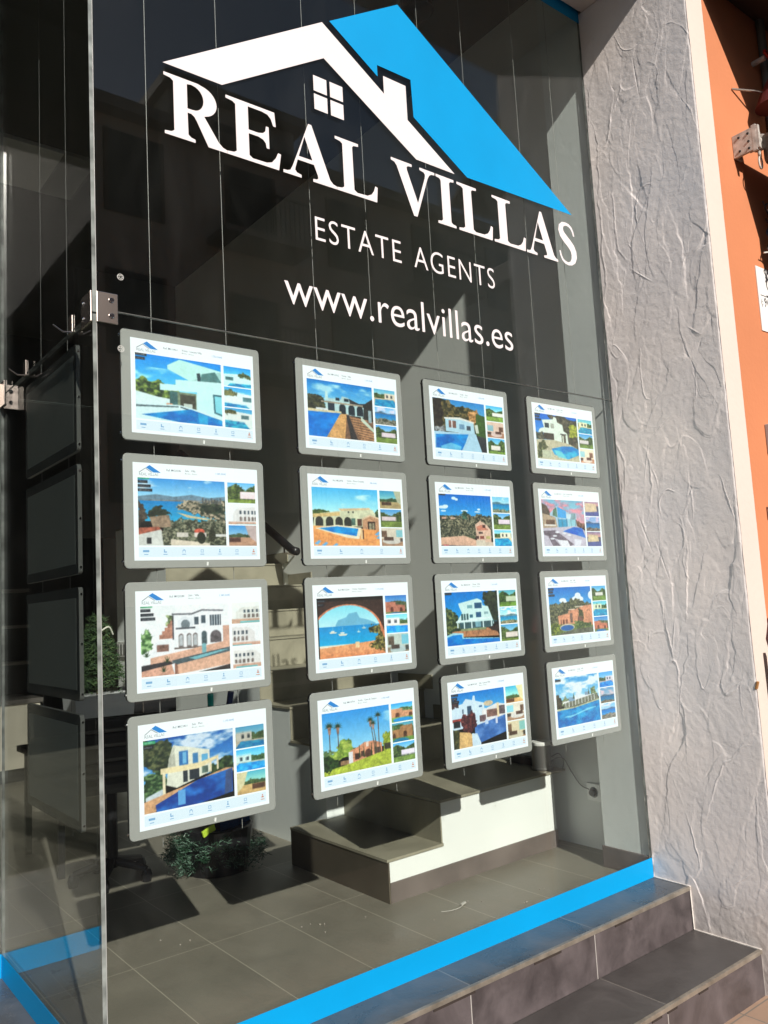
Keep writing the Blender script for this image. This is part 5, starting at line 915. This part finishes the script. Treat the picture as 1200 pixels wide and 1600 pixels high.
cy_ = [(2.51, YO - .085, .995), (2.51, YO - .085, .97)]; e_ = MB(); e_.tube(cy_, .008, 8); e_.tube([(2.51 + .013 * math.cos(a), YO - .085, .945 + .026 * math.sin(a)) for a in [k * PI / 8 for k in range(17)]], .0042, 6); e_.build('crank_eye', MATS['galvanised'], aw, smooth=True)
rl = thing('wall_tap', 'small red lever and pipe stub fixed high on the shaded orange wall', 'tap', (2.72, YO - .04, 1.52))
MB().tube([(2.72, YO - .001, 1.52), (2.72, YO - .06, 1.52)], .012, 10).build('pipe_stub', MATS['galvanised'], rl); MB().obox((2.735, YO - .066, 1.53), (.07, .012, .02), ry=.3, bev=.004).build('lever', mat('red_lever', (.4, .02, .015), .4), rl)
tp = thing('shadow_caster', 'added unseen fabric over the neighbour wall, shaped to cast the top right shade', 'shadow_caster', (3.4, -.9, 1.8))  # added out of view; left edge skewed to shape the wall's shadow
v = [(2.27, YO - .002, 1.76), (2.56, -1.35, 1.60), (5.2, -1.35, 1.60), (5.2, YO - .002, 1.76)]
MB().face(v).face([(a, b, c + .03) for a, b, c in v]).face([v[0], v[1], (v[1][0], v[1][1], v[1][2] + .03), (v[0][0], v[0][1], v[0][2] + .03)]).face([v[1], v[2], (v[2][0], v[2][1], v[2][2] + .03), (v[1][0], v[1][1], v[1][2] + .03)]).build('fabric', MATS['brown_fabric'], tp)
bz = thing('wall_lamp', 'dark red conical wall lamp in the shade above the awning bracket', 'lamp', (2.66, -.62, 1.3))
MB().lathe((2.67, -.66, 1.25), [(.0, .0), (.075, .0), (.05, .06), (.012, .13), (.0, .13)], 20).build('shade', mat('dark_red_metal', (.07, .006, .006), .6), bz)
MB().tube([(2.5, YO - .002, 1.32), (2.59, -.62, 1.315), (2.66, -.65, 1.31)], .005, 6).build('arm', steel, bz)
pp = tag(MB().tube([(2.80, YO - .02, .55), (2.795, YO - .02, 2.6)], .018, 10).build('drain_pipe', mat('grey_pipe', (.12, .12, .11), .5)), 'thin dark vertical pipe on the shaded part of the orange wall', 'pipe')
# fairy lights
fl = thing('fairy_lights', 'tangle of dark fairy light cable hanging over the paper sign', 'fairy lights', (2.62, -.62, .3))
rr = random.Random(14); pts = [(2.66 + rr.gauss(0, .012), YO - .02 - .02 * rr.random(), .9 - .032 * k) for k in range(20)]; fm = MB().tube(smooth_pts(pts, 4), .0045, 6); pts = [(2.62 + rr.gauss(0, .022), YO - .03 - .02 * rr.random(), .82 - .028 * k) for k in range(17)]; fm.tube(smooth_pts(pts, 4), .004, 6); fm.build('wire', black, fl)
lm = MB()
for k in range(26):
    x, z = 2.63 + rr.gauss(0, .03), rr.uniform(.32, .86); an = rr.uniform(-2.4, -.6) if rr.random() < .6 else rr.random() * 6; lm.tube([(x, YO - .03, z), (x + .035 * math.cos(an), YO - .045, z + .035 * math.sin(an))], [.0035, .0025], 6, mi=rr.choice([0, 0, 1]))
lm.build('bulb', [black, mat('bulb_clear', (.7, .68, .62), .2)], fl)
pa = thing('paper_notice', 'white paper notice with a telephone number on the orange wall', 'sign', (2.65, YO, .24))
MB().box(2.535, 2.86, YO - .004, YO - .001, .245, .53).build('sheet', mat('notice_paper', (.78, .76, .74), .5), pa)
tm = MB(); v_, f_ = vf_of('902'); addvf(tm, ([(2.575 + p[0] * .052, YO - .0048, .355 + p[1] * .062) for p in v_], f_)); v_, f_ = vf_of('(:'); addvf(tm, ([(2.55 + p[0] * .03, YO - .0048, .36 + p[1] * .04) for p in v_], f_)); tm.box(2.552, 2.85, YO - .0046, YO - .0041, .402, .405); tm.build('text', black, pa)
tag(MB().box(2.468, 2.62, YO - .02, YO - .001, -.285, -.165, bev=.003).build('meter_cover', mat('grey_plate', (.35, .33, .34), .5)), 'small grey cover plate on the orange wall below the paper notice', 'plate')
lt = MB(); v_, f_ = vf_of('F'); addvf(lt, ([(2.405 + p[0] * .08, YO - .002, -.56 + p[1] * .075) for p in v_], f_)); tag(lt.build('painted_letter', mat('letter_brown', (.1, .03, .02), .7)), 'dark painted letter F low on the orange wall', 'letter')
sb = thing('sandwich_board', 'pale wooden framed board with red cloth leaning by the cream strip', 'board', (2.33, -.75, ZG))
wood = mat('pale_wood', (.42, .24, .12), .55, var=.25, scale=9)
MB().obox((2.262, -.66, -1.67), (.022, .03, 1.28), ry=-.02, bev=.003).build('frame_post', wood, sb); MB().obox((2.75, -.66, -1.67), (.022, .03, 1.28), bev=.003).build('frame_post', wood, sb); MB().box(2.285, 2.74, -.67, -.65, -1.05, -1.03).box(2.285, 2.74, -.67, -.65, -2.2, -2.18).build('frame_rail', wood, sb)
MB().box(2.285, 2.738, -.664, -.656, -2.18, -1.05).build('panel', mat('board_black', (.02, .02, .02), .6), sb)
tag(MB().prism([(2.275, -.99), (2.31, -.91), (2.5, -.86), (2.7, -.9), (2.7, -1.0), (2.4, -1.028)], 'y', -.69, -.63).build('red_cloth', mat('red_cloth', (.5, .01, .03), .7, bump=.8, bscale=20)), 'crumpled bright red cloth over the top of the wooden framed board', 'cloth')
tag(MB().lathe((2.36, -.83, -1.48), [(.0, -.06), (.03, -.05), (.055, -.01), (.06, .03), (.03, .07), (.012, .09), (.0, .1)], 16).build('black_bag', black, smooth=True), 'black bag hanging at the right edge beside the cream strip', 'bag')

# ------------------------------------------------------------------ the other side of the street, seen mirrored in the glass
def house(name, lab, x0, x1, y0, y1, h, wallc, win=True, storeys=3, seed=1):
    t = thing(name, lab, 'building', ((x0 + x1) / 2, (y0 + y1) / 2, ZG - .12)); z0 = ZG - .12
    MB().box(x0, x1, y0, y1, z0, h).build('wall', mat(name + '_wall%d' % seed, wallc, .85, var=.08, scale=.8), t)
    MB().box(x0 - .2, x1 + .2, y0, y1 + .35, h, h + .25).build('cornice', mat('cornice_stone', (.3, .27, .24), .8), t)
    if win:
        n = max(1, int((x1 - x0) / 2.5)); dz = (h - z0) / storeys
        for s_ in range(storeys):
            for k in range(n):
                cx_ = x0 + (k + .5) * (x1 - x0) / n; zz = z0 + s_ * dz + (.9 if s_ else .1)
                f = MB().box(cx_ - .55, cx_ + .55, y1 - .05, y1 + .04, zz, zz + min(2.1, dz - 1.2)).build('window', mat('dark_pane', (.03, .035, .04), .1), t)
                MB().box(cx_ - .63, cx_ - .552, y1, y1 + .07, zz, zz + min(2.1, dz - 1.2)).box(cx_ + .552, cx_ + .63, y1, y1 + .07, zz, zz + min(2.1, dz - 1.2)).build('shutter', mat('shutter_brown', (.1, .06, .04), .6), f)
                if s_ and k % 2 == seed % 2:
                    b = MB().box(cx_ - 1.1, cx_ + 1.1, y1 + .001, y1 + .9, zz - .22, zz - .08).build('balcony', MATS['cornice_stone'], t)
                    r_ = MB(); [r_.box(cx_ - 1.08 + .12 * q, cx_ - 1.06 + .12 * q, y1 + .86, y1 + .88, zz - .08, zz + .82) for q in range(19)]; r_.box(cx_ - 1.1, cx_ + 1.1, y1 + .85, y1 + .89, zz + .82, zz + .87); r_.build('railing', mat('iron', (.03, .03, .03), .5), b)
    return t
house('apartment_building', 'beige apartment building with balconies across the street, mirrored in the glass', 3.9, 20, -22, -13.2, 9.3, (.62, .55, .46), storeys=4, seed=1)
house('taller_building', 'taller block with a flat roof further along the opposite side', 6.6, 10, -24, -14.5, 11.3, (.6, .57, .5), storeys=4, seed=2)
house('corner_building', 'grey building on the opposite corner, left of the gap', -14, -5.3, -22, -13.2, 7.6, (.30, .28, .27), storeys=3, seed=2)
house('low_house', 'low house with flat roof filling the gap across the street', -5.2, 3.8, -26, -15.5, 5.9, (.3, .28, .25), storeys=2, seed=1)
